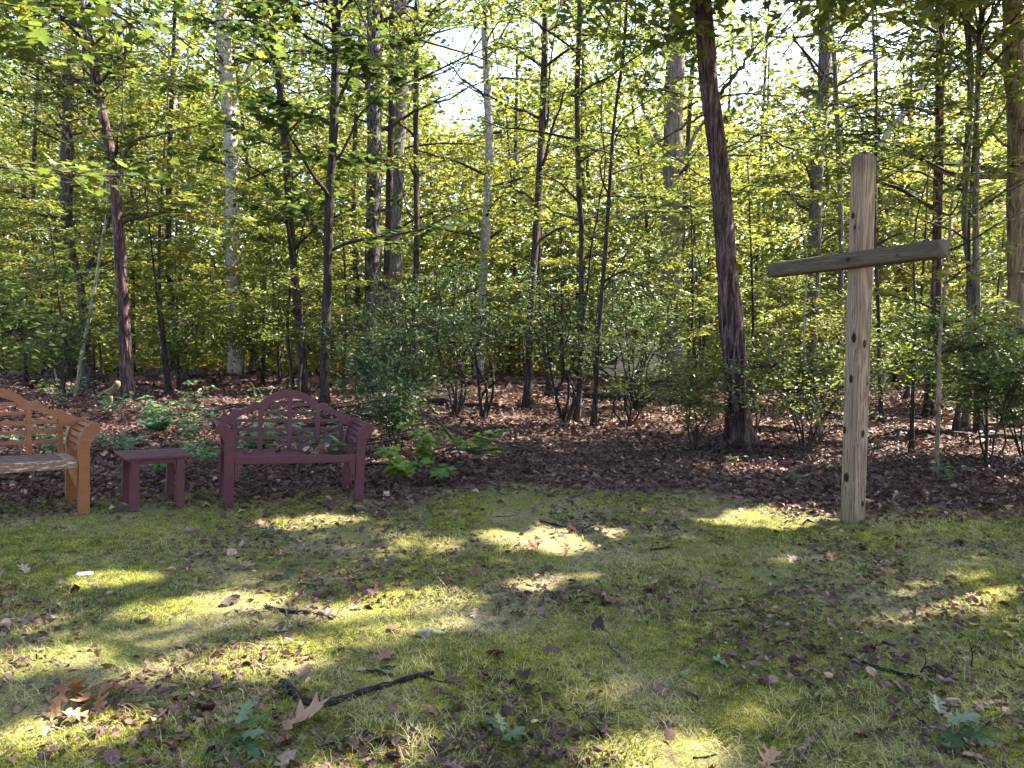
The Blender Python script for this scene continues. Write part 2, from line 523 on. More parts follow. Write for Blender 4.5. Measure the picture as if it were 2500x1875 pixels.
T_MAPLE = fan(mirror([(0, 0), (.02, .16), (-.06, .34), (.20, .30), (.34, .56), (.44, .44), (.56, .50), (.56, .20), (.78, .16), (1.0, 0)]), .10, .05)
T_TULIP = fan(mirror([(0, 0), (.0, .30), (.16, .46), (.40, .40), (.56, .28), (.80, .44), (.98, .34), (.86, 0)]), .10, .06)
T_OAK = fan(mirror([(0, 0), (.10, .07), (.20, .22), (.26, .09), (.36, .10), (.50, .33), (.50, .11), (.62, .12), (.80, .28), (.76, .10), (.88, .09), (1.0, 0)]), .10, .10)
def curled(seed, L=3):
    r = np.random.default_rng(seed)
    xs = np.array([0, .45, 1.0]) if L == 3 else np.array([0, .3, .7, 1.0])
    w = (np.array([.10, .34, .06]) if L == 3 else np.array([.07, .32, .31, .06])) * r.uniform(.7, 1.2)
    L = len(xs)
    bend = r.uniform(-.5, .8); cup = r.uniform(-.5, .9)
    v, f = [], []
    for i, x in enumerate(xs):
        zc = bend * x * (1 - x)
        for s in (-1, 0, 1):
            v.append((x, s * w[i] * (1 - .25 * abs(cup)), zc + abs(s) * cup * w[i] + r.uniform(-.03, .03)))
    for i in range(L - 1):
        for s in (0, 1):
            a = i * 3 + s
            f += [(a, a + 3, a + 4), (a, a + 4, a + 1)]
    return np.array(v), np.array(f)

def jit_normals(n, spread):
    v = np.zeros((n, 3)); v[:, 2] = 1
    v[:, :2] += NR.normal(0, spread, (n, 2))
    return nrm(v)

# ---------------------------------------------------------------- furniture
def s_outline(sgn):
    pts = [(0, 0), (0, .50), (.003, .555), (.013, .612), (.032, .660), (.058, .694), (.088, .713), (.115, .718), (.138, .708), (.153, .686), (.155, .660),
           (.145, .636), (.125, .620), (.105, .606), (.091, .582), (.083, .55), (.079, .51), (.079, 0)]
    return [(sgn * x, z) for x, z in pts]

def make_bench(name, label, loc, rz, tilt, paint, seat_paint, rail_paint, end_paint):
    root = tag(empty(name, loc, (0, tilt, rz)), label, 'bench')
    hw, D = .516, .47
    for s in (-1, 1):
        for y in (0.0, D):
            pts = [(s * hw + x, z) for x, z in s_outline(s)]
            leg = bm_obj('leg', prism(pts, y - .024, y + .024), paint, root, .004)
        # slats of the arm follow the rolled profile from the seat up over the scroll
        prof = s_outline(1)[1:9]
        segs = [(.006, .505, 90), (.008, .555, 84), (.022, .605, 72), (.044, .648, 55), (.076, .680, 32), (.112, .692, 5)]
        for x, z, ang in segs:
            bm = box(-.017, .017, .025, D - .025, -.009, .009)
            a = math.radians(-ang if s > 0 else ang)
            bmesh.ops.transform(bm, matrix=Matrix.Translation((s * (hw + x + .016), 0, z)) @ Matrix.Rotation(a, 4, 'Y'), verts=bm.verts)
            bm_obj('arm_slat', bm, paint, root, .002)
        # side rail under the seat, corner brackets
        bm_obj('side_rail', box(s * hw + (.012 if s > 0 else -.040), s * hw + (.040 if s > 0 else -.012), .026, D - .026, .355, .415), paint, root, .003)
        br = [(s * (hw - .002), .366), (s * (hw - .072), .366), (s * (hw - .066), .345), (s * (hw - .045), .30), (s * (hw - .034), .255), (s * (hw - .020), .225), (s * (hw - .002), .215)]
        bm_obj('corner_bracket', prism(br, -.012, .012), paint, root, .003)
        # end board of the seat
        bm_obj('seat_end_board', box(*sorted((s * (hw - .004), s * (hw - .088))), .020, D - .03, .414, .434), end_paint, root, .003)
    bm_obj('front_rail', box(-hw + .001, hw - .001, -.018, .014, .366, .434), rail_paint, root, .004)
    bm_obj('rear_rail', box(-hw + .001, hw - .001, D - .022, D + .006, .366, .428), paint, root, .004)
    y = .022
    for k in range(7):
        bm_obj('seat_slat', box(-hw + .092, hw - .092, y, y + .052, .414 - .003 * (k % 2), .433 - .003 * (k % 2)), seat_paint, root, .003)
        y += .0585
    # ---- back: one sawn top rail, five rows of slats, five uprights
    sh = lambda z: D - .012 + (z - .435) * .10
    def back(nm, bm, mat=paint):
        for v in bm.verts: v.co.y += sh(v.co.z)
        return bm_obj(nm, bm, mat, root, .003)
    up = [(0, .970)]
    for i in range(1, 9):
        x = .265 * i / 8
        up.append((x, .972 - .126 * (x / .265) ** 2.3))
    up += [(.274, .849), (.286, .858), (.326, .857), (.338, .845), (.352, .825), (.375, .808), (.40, .795), (.425, .784), (.440, .779), (.452, .787), (.492, .787), (.504, .776), (.516, .755), (.532, .740), (.553, .729), (.575, .722), (.60, .720)]
    lo = [(.60, .664), (.548, .652), (.497, .650), (.490, .684), (.468, .708), (.425, .733), (.36, .764), (.300, .786), (.275, .790), (.225, .790), (.198, .798), (.186, .815), (.181, .838), (.174, .852)]
    for i in range(7, 0, -1):
        x = .172 * i / 8
        lo.append((x, .902 - .05 * (x / .172) ** 2))
    half = up + lo + [(0, .902)]
    pts = up + lo + [(0, .902)] + [(-x, z) for x, z in lo[::-1]] + [(-x, z) for x, z in up[:0:-1]]
    back('top_rail', prism(pts, -.016, .016))
    for x, z1 in ((-.478, .700), (-.258, .792), (0, .904), (.258, .792), (.478, .700)):
        back('back_upright', box(x - .019, x + .019, -.0135, .0135, .428, z1))
    rows = [(.838, .180, (0,)), (.762, .239, (0,)), (.688, .459, (-.258, 0, .258)), (.609, .459, (-.258, 0, .258)), (.530, .459, (-.258, 0, .258))]
    for z, ext, cuts in rows:
        edges = sorted([-ext] + [c for c in cuts] + [ext])
        for a, b in zip(edges[:-1], edges[1:]):
            a2 = a + (.0192 if a in cuts else (.0 if ext < .4 else .0))
            b2 = b - (.0192 if b in cuts else 0)
            back('back_slat', box(a2, b2, -.0095, .0095, z - .0145, z + .0145))
    return root

def rot2(x, y, a):
    return x * math.cos(a) - y * math.sin(a), x * math.sin(a) + y * math.cos(a)

PHI_A, PHI_B, PHI_T = math.radians(25.4), math.radians(41), math.radians(37)
lx, ly = -2.396, 6.20                                     # front leg of the maroon bench nearest the side table
dx, dy = rot2(.555, 0, PHI_A)
BENCH_A = (lx + dx, ly + dy)
bz = float(zg(*BENCH_A, rough=False))
bench_a = make_bench('garden_bench', 'maroon painted wooden bench with arched slatted back and rolled arms', (BENCH_A[0], BENCH_A[1], bz - .005), PHI_A, math.radians(3.0), M['maroon'], M['maroon'], M['maroon'], M['maroon'])
rx, ry = -3.36, 5.76
dx, dy = rot2(-.555, 0, PHI_B)
BENCH_B = (rx + dx, ry + dy)
bz = float(zg(*BENCH_B, rough=False))
bench_b = make_bench('garden_bench', 'orange brown wooden bench with worn pale seat rail beside the small table', (BENCH_B[0], BENCH_B[1], bz - .006), PHI_B, math.radians(2.2), M['orange'], M['seat_grey'], M['orange_worn'], M['orange_worn'])

def make_table():
    cx, cy_ = -3.00, 6.135
    root = tag(empty('side_table', (cx, cy_, float(zg(cx, cy_, rough=False)) - .004), (0, math.radians(2.5), PHI_T)), 'small square maroon slatted side table between the two benches', 'table')
    L = .172
    for sx in (-1, 1):
        for sy in (-1, 1):
            bm_obj('leg', box(sx * L - .031, sx * L + .031, sy * L - .025, sy * L + .025, 0, .418), M['maroon'], root, .004)
    for sy in (-1, 1):
        bm_obj('apron', box(-L + .032, L - .032, sy * L - .012, sy * L + .012, .372, .4175), M['maroon'], root, .002)
        bm_obj('apron', box(sy * L - .012, sy * L + .012, -L + .026, L - .026, .372, .4175), M['maroon'], root, .002)
    for s in (-1, 1):
        bm_obj('top_end_board', box(*sorted((s * .252, s * .176)), -.235, .235, .419, .441), M['maroon'], root, .004)
    y = -.234
    for k in range(6):
        bm_obj('top_slat', box(-.1745, .1745, y, y + .0755, .419, .4405 - .0015 * (k % 2)), M['maroon'], root, .0025)
        y += .0785
    return root
table = make_table()

# ---------------------------------------------------------------- the cross
def timber(name, parent, mat, length, w, h, knots, kind, seed, round_=.008, taper=0.0):
    """a squared timber along local z (0..length) with its grain, knots and stains stored per vertex"""
    ns = 20                                               # points per face
    ring = []
    hw, hh = w / 2, h / 2
    for side in range(4):
        for i in range(ns):
            t = -1 + 2 * i / ns
            x, y = {0: (t * hw, -hh), 1: (hw, t * hh), 2: (-t * hw, hh), 3: (-hw, -t * hh)}[side]
            ring.append((x, y, side, (i / ns)))
    ring = np.array(ring)
    zs = np.linspace(0, length, int(length / .012))
    n, k = len(ring), len(zs)
    X = np.repeat(ring[None, :, 0], k, 0); Y = np.repeat(ring[None, :, 1], k, 0); Z = np.repeat(zs[:, None], n, 1)
    # rounded arrises
    e = np.maximum(np.abs(X) / hw, np.abs(Y) / hh)
    cx_ = np.clip(np.abs(X) - (hw - round_), 0, None); cy2 = np.clip(np.abs(Y) - (hh - round_), 0, None)
    q = np.hypot(cx_, cy2)
    s = np.where(q > round_, round_ / np.maximum(q, 1e-6), 1)
    X = np.sign(X) * (np.minimum(np.abs(X), hw - round_) + cx_ * s); Y = np.sign(Y) * (np.minimum(np.abs(Y), hh - round_) + cy2 * s)
    P = np.stack([X, Y, Z], -1)
    wob = (fbm(P * np.array([1, 1, .35]), 6, seed) - .5)
    X = X * (1 + .05 * wob); Y = Y * (1 + .05 * wob)
    # grain: growth rings cut by the sawn faces, bent round the knots
    warp = np.zeros_like(Z); kn = np.zeros_like(Z)
    side = np.repeat(ring[None, :, 2], k, 0); u = np.repeat(ring[None, :, 3], k, 0)
    for (sd, ku, kz, kr) in knots:
        kr *= 2.0
        width = w if sd in (0, 2) else h
        du = (u - ku) * width + np.where(side == sd, 0, 9)
        dz = (Z - kz)
        dd = np.sqrt(du ** 2 + (dz * .62) ** 2)
        kn = np.maximum(kn, np.clip((kr - dd) / .005, 0, 1) )
        warp += .35 * np.sign(du) * np.exp(-(dz / .14) ** 2) * np.exp(-np.abs(du) / .03) * np.where(side == sd, 1, 0)
    g = (fbm(P * np.array([1, 1, .12]), 14, seed + 3) - .5) * 1.5
    rings = np.hypot(X + .11 + .02 * g, Y - .05 + .03 * np.sin(Z * 1.1)) / .0082 + warp * 4 + g * 1.4
    tone = .5 + .5 * np.sin(rings * 2 * math.pi * .55)
    tone = tone * .55 + .45 * fbm(P * np.array([1, 1, .06]), 90, seed + 9)
    # long drying checks
    chk = fbm(P * np.array([1, 1, .04]), 26, seed + 15)
    tone = np.where(np.abs(chk - .5) < .012, tone * .25, tone)
    f = []
    i = np.arange(k - 1)[:, None] * n; j = np.arange(n)[None]; j2 = (j + 1) % n
    mb = MB()
    top = kind == 'post'
    zz = Z.copy()
    if top:                                               # weathered, slightly peaked head
        zz = np.where(Z > length - .05, Z - (np.hypot(X, Y) / hw) ** 2 * .035 * (Z - length + .05) / .05, Z)
    mb.add(np.stack([X, Y, zz], -1), np.stack([i + j, i + j2, i + n + j2, i + n + j], -1).reshape(-1, 4), tone.ravel())
    c0 = mb.n
    mb.add([[0, 0, 0], [0, 0, length + (.001 if top else 0)]], np.zeros((0, 3), int), np.array([.4, .3]))
    mb.f.append(np.array([[c0, (a + 1) % n, a] for a in range(n)]))
    mb.f.append(np.array([[c0 + 1, (k - 1) * n + a, (k - 1) * n + (a + 1) % n] for a in range(n)]))
    o = mb.build(name, mat, parent, True)
    nv = mb.n
    def attr(nm, arr):
        full = np.zeros(nv, np.float32); full[:k * n] = arr.ravel()[:k * n]
        full[c0:] = 1.0 if nm == 'stain' else 0.0
        a = o.data.attributes.new(nm, 'FLOAT', 'POINT'); a.data.foreach_set('value', full)
    attr('knot', kn)
    if top:
        attr('stain', np.clip(1 - (length - Z) / .22, 0, 1) ** .7)
        attr('algae', np.clip(1 - Z / .42, 0, 1) * np.where(side == 1, 1.0, .45))
    else:
        attr('stain', np.clip(np.maximum(1 - Z / .28, 1 - (length - Z) / .35), 0, 1) * .8 + .25)
        attr('algae', np.where(side == 3, .5, .12) * np.ones_like(Z))
    return o

def make_cross():
    px_, py_ = 2.914, 6.283
    g = float(zg(px_, py_, rough=False)) - .02
    root = tag(empty('wooden_cross', (px_, py_, g), (0, 0, math.radians(-65))), 'tall weathered timber cross with dark crossbeam standing on the lawn', 'cross')
    timber('post', root, M['post'], 2.97 - g, .140, .140, [(0, .62, 1.585 + .02, .014), (1, .45, 1.555, .012), (0, .50, 1.26, .012), (1, .55, .80, .012), (0, .38, .42, .014), (1, .72, .20, .010), (0, .12, .82, .012), (1, .8, 1.22, .006), (0, .45, 2.52, .008), (0, .30, 2.62, .010)], 'post', 3)
    # beam let into the face of the post
    b = timber('crossbeam', root, M['beam'], 1.68, .134, .134, [(0, .5, .90, .010), (0, .6, 1.36, .005)], 'beam', 31, .026)
    b.rotation_euler = Matrix(((0, 0, 1), (0, 1, 0), (-1, 0, 0))).to_euler()
    b.rotation_euler.rotate_axis('Y', 0)
    b.matrix_local = Matrix.Translation((-.90, -.078, 2.052 - g)) @ Matrix.Rotation(math.radians(-1.0), 4, 'Y') @ Matrix(((0, 0, 1, 0), (0, 1, 0, 0), (-1, 0, 0, 0), (0, 0, 0, 1)))
    return root
make_cross()
TREES=[
  ('thin_left','grey',[(-22.03,33.88,-0.00),(-21.87,33.88,3.85),(-21.86,33.88,6.47),(-21.74,33.88,11.19),(-21.72,33.88,13.86),(-21.65,33.88,16.56)],0.105,0.084,[]),
  ('rough_left','brown',[(-14.62,24.58,-0.00),(-14.58,24.58,1.80),(-14.63,24.58,4.09),(-14.49,24.58,6.59),(-14.34,24.58,8.77),(-14.08,24.58,11.12),(-14.14,24.58,12.41)],0.183,0.137,[([(-14.07,24.58,11.18),(-14.75,24.58,11.91),(-15.48,24.58,12.13),(-16.06,24.58,12.41)],0.061),([(-14.63,24.58,4.09),(-15.35,24.58,4.51),(-16.08,24.58,5.26)],0.031)]),
  ('fork_left','brown',[(-11.26,19.77,0.01),(-11.30,19.77,1.24),(-11.37,19.77,2.70),(-11.60,19.77,3.91),(-11.58,19.77,4.87)],0.135,0.074,[([(-11.38,19.77,2.64),(-11.21,19.77,3.25),(-11.03,19.77,3.65),(-10.72,19.77,4.51),(-10.62,19.77,4.99),(-10.49,19.77,6.18),(-10.39,19.77,7.71)],0.061)]),
  ('grey_lean','pale',[(-9.70,16.50,0.06),(-9.51,16.50,1.07),(-9.29,16.50,1.94),(-9.02,16.50,3.30),(-8.85,16.50,4.12),(-8.83,16.50,5.05),(-8.84,16.50,6.19)],0.041,0.026,[]),
  ('purple','pine',[(-7.82,15.10,0.09),(-7.83,15.10,1.29),(-7.86,15.10,2.59),(-7.92,15.10,4.25),(-7.98,15.10,4.97),(-8.15,15.10,5.96),(-8.32,15.10,7.13),(-8.52,15.10,8.19)],0.127,0.080,[([(-7.94,15.10,4.56),(-7.78,15.10,4.88),(-7.51,15.10,5.33),(-7.71,15.10,5.33),(-7.66,15.10,6.41),(-7.54,15.10,7.66)],0.023),([(-8.00,15.10,5.06),(-8.51,15.10,5.61),(-9.12,15.10,6.41),(-9.82,15.10,7.21)],0.019),([(-8.06,15.10,5.42),(-8.69,15.10,5.88),(-9.59,15.10,6.10)],0.014),([(-7.82,15.10,3.79),(-7.18,15.10,4.06),(-6.35,15.10,3.97),(-5.62,15.10,3.51)],0.019),([(-8.11,15.10,6.10),(-7.56,15.10,6.55),(-7.01,15.10,6.59),(-6.20,15.10,6.14)],0.019),([(-8.24,15.10,6.64),(-8.73,15.10,7.04),(-9.22,15.10,7.39),(-9.62,15.10,7.66)],0.028),([(-7.81,15.10,4.06),(-7.45,15.10,4.25),(-7.16,15.10,4.70)],0.019)]),
  ('beech','pale',[(-9.64,26.00,0.00),(-9.65,26.00,1.18),(-9.65,26.00,2.78),(-9.65,26.00,5.00),(-9.61,26.00,7.64),(-9.70,26.00,9.44),(-9.76,26.00,11.22),(-9.78,26.00,13.05)],0.250,0.218,[([(-9.63,26.00,9.07),(-9.24,26.00,9.99),(-8.90,26.00,10.91),(-8.69,26.00,12.90)],0.105),([(-9.86,26.00,2.78),(-9.80,26.00,4.05),(-9.91,26.00,5.32),(-9.84,26.00,6.26)],0.065)]),
  ('dead_lean','dark',[(-8.88,25.12,-0.00),(-8.70,25.12,1.19),(-8.46,25.12,2.46),(-8.22,25.12,3.51),(-7.96,25.12,4.35)],0.070,0.031,[]),
  ('black_slim','dark',[(-5.01,18.03,0.03),(-5.08,18.03,1.26),(-5.18,18.03,2.35),(-5.28,18.03,3.69),(-5.33,18.03,4.55),(-5.40,18.03,6.10),(-5.55,18.03,7.87),(-5.68,18.03,9.49)],0.101,0.073,[([(-5.55,18.03,7.87),(-5.78,18.03,8.65),(-6.09,18.03,9.07),(-6.25,18.03,9.39)],0.039)]),
  ('black_second','dark',[(-3.74,14.78,0.04),(-3.70,14.78,1.29),(-3.64,14.78,2.50),(-3.58,14.78,3.99),(-3.48,14.78,5.26),(-3.42,14.78,6.57),(-3.36,14.78,8.04)],0.096,0.083,[([(-3.49,14.78,4.81),(-3.30,14.78,5.03),(-3.05,14.78,5.61),(-2.84,14.78,5.91),(-2.65,14.78,6.08),(-2.38,14.78,6.57)],0.032),([(-3.62,14.78,2.93),(-3.78,14.78,3.47),(-4.14,14.78,3.74)],0.018)]),
  ('mottled','mottled',[(-3.60,19.01,0.01),(-3.61,19.01,1.24),(-3.54,19.01,2.80),(-3.51,19.01,3.49),(-3.44,19.01,6.74),(-3.42,19.01,8.59),(-3.42,19.01,9.93)],0.201,0.177,[]),
  ('mottled_twin','brown',[(-3.46,20.25,0.00),(-3.41,20.25,1.74),(-3.35,20.25,3.63),(-3.26,20.25,6.05),(-3.18,20.25,7.88),(-3.14,20.25,10.48)],0.101,0.082,[([(-3.30,20.25,7.74),(-2.77,20.25,8.16),(-2.16,20.25,8.34),(-1.48,20.25,8.64),(-0.81,20.25,8.85)],0.031),([(-3.26,20.25,6.66),(-3.02,20.25,5.69),(-2.81,20.25,4.83),(-2.56,20.25,4.22)],0.025)]),
  ('big_grey','grey',[(-3.76,23.60,-0.00),(-3.73,23.60,1.79),(-3.66,23.60,5.18),(-3.54,23.60,7.52),(-3.43,23.60,9.40),(-3.38,23.60,11.97)],0.249,0.205,[]),
  ('straight_slim','brown',[(-2.53,19.45,-0.00),(-2.54,19.45,2.04),(-2.47,19.45,3.54),(-2.46,19.45,5.28),(-2.46,19.45,6.86),(-2.43,19.45,8.76),(-2.41,19.45,10.12)],0.079,0.066,[([(-2.43,19.45,9.21),(-2.06,19.45,9.33),(-1.48,19.45,9.67),(-1.12,19.45,10.01)],0.024)]),
  ('pale_mid','pale',[(-1.10,24.12,-0.00),(-1.05,24.12,1.20),(-1.00,24.12,2.16),(-0.89,24.12,4.04),(-0.78,24.12,5.77),(-0.71,24.12,7.19),(-0.76,24.12,8.63),(-0.83,24.12,10.37),(-0.87,24.12,12.21)],0.165,0.112,[([(-0.68,24.12,6.76),(-0.10,24.12,7.09),(0.35,24.12,7.36),(0.78,24.12,7.62),(1.38,24.12,8.01),(1.94,24.12,8.43),(2.40,24.12,9.02),(2.81,24.12,9.47)],0.060),([(-0.83,24.12,10.02),(-0.45,24.12,10.58),(0.04,24.12,11.42),(0.28,24.12,11.79)],0.052)]),
  ('dark_mid','brown',[(0.31,15.31,-0.07),(0.37,15.31,1.28),(0.41,15.31,2.53),(0.46,15.31,3.10),(0.53,15.31,4.18),(0.59,15.31,5.40),(0.64,15.31,6.61),(0.67,15.31,8.28)],0.090,0.062,[([(0.62,15.31,5.53),(0.73,15.31,5.85),(0.75,15.31,6.61),(0.86,15.31,7.51),(0.98,15.31,8.24)],0.029),([(0.57,15.31,4.98),(1.07,15.31,5.07),(1.81,15.31,5.21),(2.56,15.31,5.11)],0.014)]),
  ('thin_mid','dark',[(0.32,31.69,-0.06),(0.27,31.69,1.90),(0.12,31.69,4.86),(0.00,31.69,7.32),(-0.14,31.69,9.32),(-0.27,31.69,11.11)],0.059,0.039,[]),
  ('crook_mid','brown',[(1.11,12.99,-0.11),(1.18,12.99,0.37),(1.20,12.99,1.83),(1.20,12.99,3.23),(1.16,12.99,3.77),(1.11,12.99,5.32),(1.13,12.99,6.33),(1.14,12.99,7.24)],0.052,0.044,[([(1.22,12.99,1.71),(1.30,12.99,2.27),(1.37,12.99,2.89),(1.50,12.99,3.73),(1.60,12.99,4.36),(1.53,12.99,5.02),(1.51,12.99,5.72)],0.024)]),
  ('sapling_mid','dark',[(1.39,12.64,-0.12),(1.43,12.64,0.53),(1.46,12.64,1.31),(1.53,12.64,2.35),(1.62,12.64,3.62),(1.66,12.64,4.46),(1.71,12.64,5.09),(1.85,12.64,6.20),(1.90,12.64,7.09)],0.047,0.024,[([(1.52,12.64,2.10),(1.75,12.64,2.56),(2.13,12.64,3.02),(2.51,12.64,3.41)],0.016),([(1.67,12.64,4.55),(1.84,12.64,4.89),(2.26,12.64,4.97),(2.72,12.64,5.15)],0.016)]),
  ('oak','oak',[(5.17,24.00,-0.11),(5.14,24.00,1.79),(5.10,24.00,4.03),(5.10,24.00,6.18),(5.10,24.00,8.12),(5.15,24.00,10.57),(5.20,24.00,12.16)],0.373,0.283,[([(4.98,24.00,7.12),(4.65,24.00,7.55),(4.22,24.00,8.41),(3.99,24.00,9.05),(3.69,24.00,10.05)],0.104),([(5.27,24.00,7.05),(5.55,24.00,7.26),(5.79,24.00,7.77),(6.40,24.00,8.62)],0.089)]),
  ('pine','pine',[(3.26,10.60,-0.16),(3.21,10.60,0.57),(3.14,10.60,1.33),(3.05,10.60,2.20),(2.99,10.60,2.90),(2.88,10.60,3.97),(2.75,10.60,4.81),(2.63,10.60,6.05),(2.58,10.60,6.42)],0.191,0.119,[([(2.88,10.60,4.78),(3.05,10.60,4.99),(3.18,10.60,5.15),(3.33,10.60,5.37),(3.51,10.60,5.57)],0.030),([(2.89,10.60,4.73),(3.18,10.60,4.79),(3.56,10.60,4.77),(3.95,10.60,4.73)],0.016),([(2.93,10.60,4.04),(3.26,10.60,4.14),(3.58,10.60,4.11),(3.84,10.60,4.14)],0.013),([(2.95,10.60,3.95),(3.20,10.60,3.93),(3.58,10.60,3.86)],0.013),([(2.76,10.60,4.55),(2.54,10.60,4.43),(2.16,10.60,4.18),(1.77,10.60,3.92)],0.020),([(2.73,10.60,4.74),(2.47,10.60,4.78),(2.15,10.60,4.84)],0.013),([(2.88,10.60,3.57),(2.62,10.60,3.70),(2.39,10.60,3.73)],0.013),([(3.02,10.60,3.51),(3.24,10.60,3.44),(3.47,10.60,3.41)],0.010),([(2.87,10.60,3.28),(2.62,10.60,3.25),(2.37,10.60,3.09)],0.010),([(2.67,10.60,5.81),(2.45,10.60,5.87),(2.14,10.60,5.68)],0.013)]),
  ('pale_right','grey',[(8.92,22.00,-0.10),(8.89,22.00,1.20),(8.86,22.00,3.01),(8.85,22.00,4.48),(8.87,22.00,6.69),(8.97,22.00,8.00),(9.01,22.00,9.81),(9.05,22.00,11.26)],0.185,0.164,[([(8.86,22.00,4.86),(9.15,22.00,5.39),(9.20,22.00,6.05),(9.11,22.00,6.71)],0.062)]),
  ('pale_right_twin','grey',[(9.23,21.00,-0.06),(9.22,21.00,2.40),(9.18,21.00,4.13),(9.10,21.00,5.62),(8.95,21.00,7.70),(8.81,21.00,9.34),(8.52,21.00,10.82)],0.085,0.059,[]),
  ('leaning_far','pale',[(11.89,25.00,-0.34),(11.96,25.00,4.87),(12.04,25.00,7.13),(12.32,25.00,8.03),(13.08,25.00,8.89),(13.34,25.00,9.29),(13.67,25.00,10.55),(14.36,25.00,12.31)],0.124,0.078,[]),
  ('red_right','pine',[(7.69,13.63,-0.12),(7.69,13.63,0.80),(7.72,13.63,1.58),(7.71,13.63,2.81),(7.69,13.63,3.60),(7.68,13.63,4.69),(7.64,13.63,6.04),(7.62,13.63,7.53)],0.102,0.068,[([(7.64,13.63,5.77),(7.99,13.63,6.41),(8.34,13.63,6.89)],0.017),([(7.64,13.63,5.36),(7.32,13.63,5.40),(6.91,13.63,5.36)],0.013)]),
  ('curvy_right','grey',[(7.55,12.34,-0.14),(7.54,12.34,1.17),(7.55,12.34,2.08),(7.51,12.34,2.57),(7.40,12.34,3.32),(7.40,12.34,4.39),(7.41,12.34,5.61),(7.29,12.34,6.62),(7.23,12.34,6.96)],0.054,0.046,[]),
  ('edge_right','oak',[(8.63,12.62,-0.14),(8.55,12.62,1.63),(8.48,12.62,3.18),(8.40,12.62,4.70),(8.31,12.62,5.70),(8.19,12.62,7.08)],0.180,0.141,[([(8.44,12.62,4.08),(7.93,12.62,4.10),(7.56,12.62,4.15),(7.28,12.62,4.26),(7.12,12.62,4.43),(6.63,12.62,4.63),(6.10,12.62,4.81),(5.72,12.62,4.85),(5.46,12.62,4.93),(4.93,12.62,4.96)],0.051),([(5.81,12.62,4.83),(5.83,12.62,5.07),(5.67,12.62,5.34),(5.47,12.62,5.37)],0.024),([(5.56,12.62,4.91),(5.34,12.62,4.70),(5.04,12.62,4.36)],0.016),([(8.39,12.62,4.47),(8.03,12.62,4.77),(7.93,12.62,5.15),(8.15,12.62,5.52)],0.024)]),
  ('sapling_right','olive',[(4.85,8.45,-0.17),(4.86,8.45,0.52),(4.84,8.45,1.36),(4.87,8.45,1.88),(4.91,8.45,2.30)],0.026,0.016,[]),
  ('dark_right_a','brown',[(6.61,13.24,-0.13),(6.57,13.24,0.40),(6.53,13.24,0.98),(6.47,13.24,2.05),(6.38,13.24,3.26)],0.041,0.029,[]),
  ('dark_right_b','dark',[(5.57,10.30,-0.17),(5.56,10.30,0.50),(5.56,10.30,1.09),(5.57,10.30,1.60)],0.032,0.016,[]),
  ('dark_right_c','brown',[(7.15,11.92,-0.15),(7.18,11.92,0.36),(7.24,11.92,0.77),(7.27,11.92,1.62)],0.048,0.030,[]),
  ('pale_stub_right','grey',[(7.52,11.92,-0.15),(7.50,11.92,0.43),(7.47,11.92,1.03),(7.38,11.92,2.35),(7.31,11.92,3.80)],0.067,0.052,[]),
  ('grey_stub','pale',[(4.72,11.24,-0.16),(4.62,11.24,0.28),(4.52,11.24,0.56),(4.43,11.24,0.91),(4.39,11.24,1.61)],0.035,0.014,[]),
]
# ---------------------------------------------------------------- trees
def resample(pts, n):
    p = np.asarray(pts, float)
    d = np.concatenate([[0], np.cumsum(np.linalg.norm(np.diff(p, axis=0), axis=1))])
    t = np.linspace(0, d[-1], n)
    q = np.concatenate([[2 * p[0] - p[1]], p, [2 * p[-1] - p[-2]]])
    out = []
    for s in t:
        k = min(max(np.searchsorted(d, s) - 1, 0), len(p) - 2)
        u = (s - d[k]) / max(d[k + 1] - d[k], 1e-9)
        a, b, c, e = q[k], q[k + 1], q[k + 2], q[k + 3]
        out.append(.5 * ((2 * b) + (c - a) * u + (2 * a - 5 * b + 4 * c - e) * u * u + (3 * b - 3 * c + e - a) * u ** 3))
    return np.array(out)

def in_glade(p):
    """a long opening in the wood, where the sky shows"""
    x = p[:, 0] + .066 * p[:, 1]
    lane = np.clip(1.15 - np.abs(x) / (.040 * p[:, 1] + .2), 0, 1)
    roof = 1.45 + .265 * p[:, 1]
    return (p[:, 1] > 11) & (lane > .15 + .5 * vnoise(p, .9, 3)) & (p[:, 2] > roof + (vnoise(p, .7, 8) - .5) * 2.2) & (p[:, 2] < 1.45 + .40 * p[:, 1]) & (hash3((p[:, 0] * 97).astype(np.int64), (p[:, 1] * 89).astype(np.int64), (p[:, 2] * 83).astype(np.int64), 4) > .10)

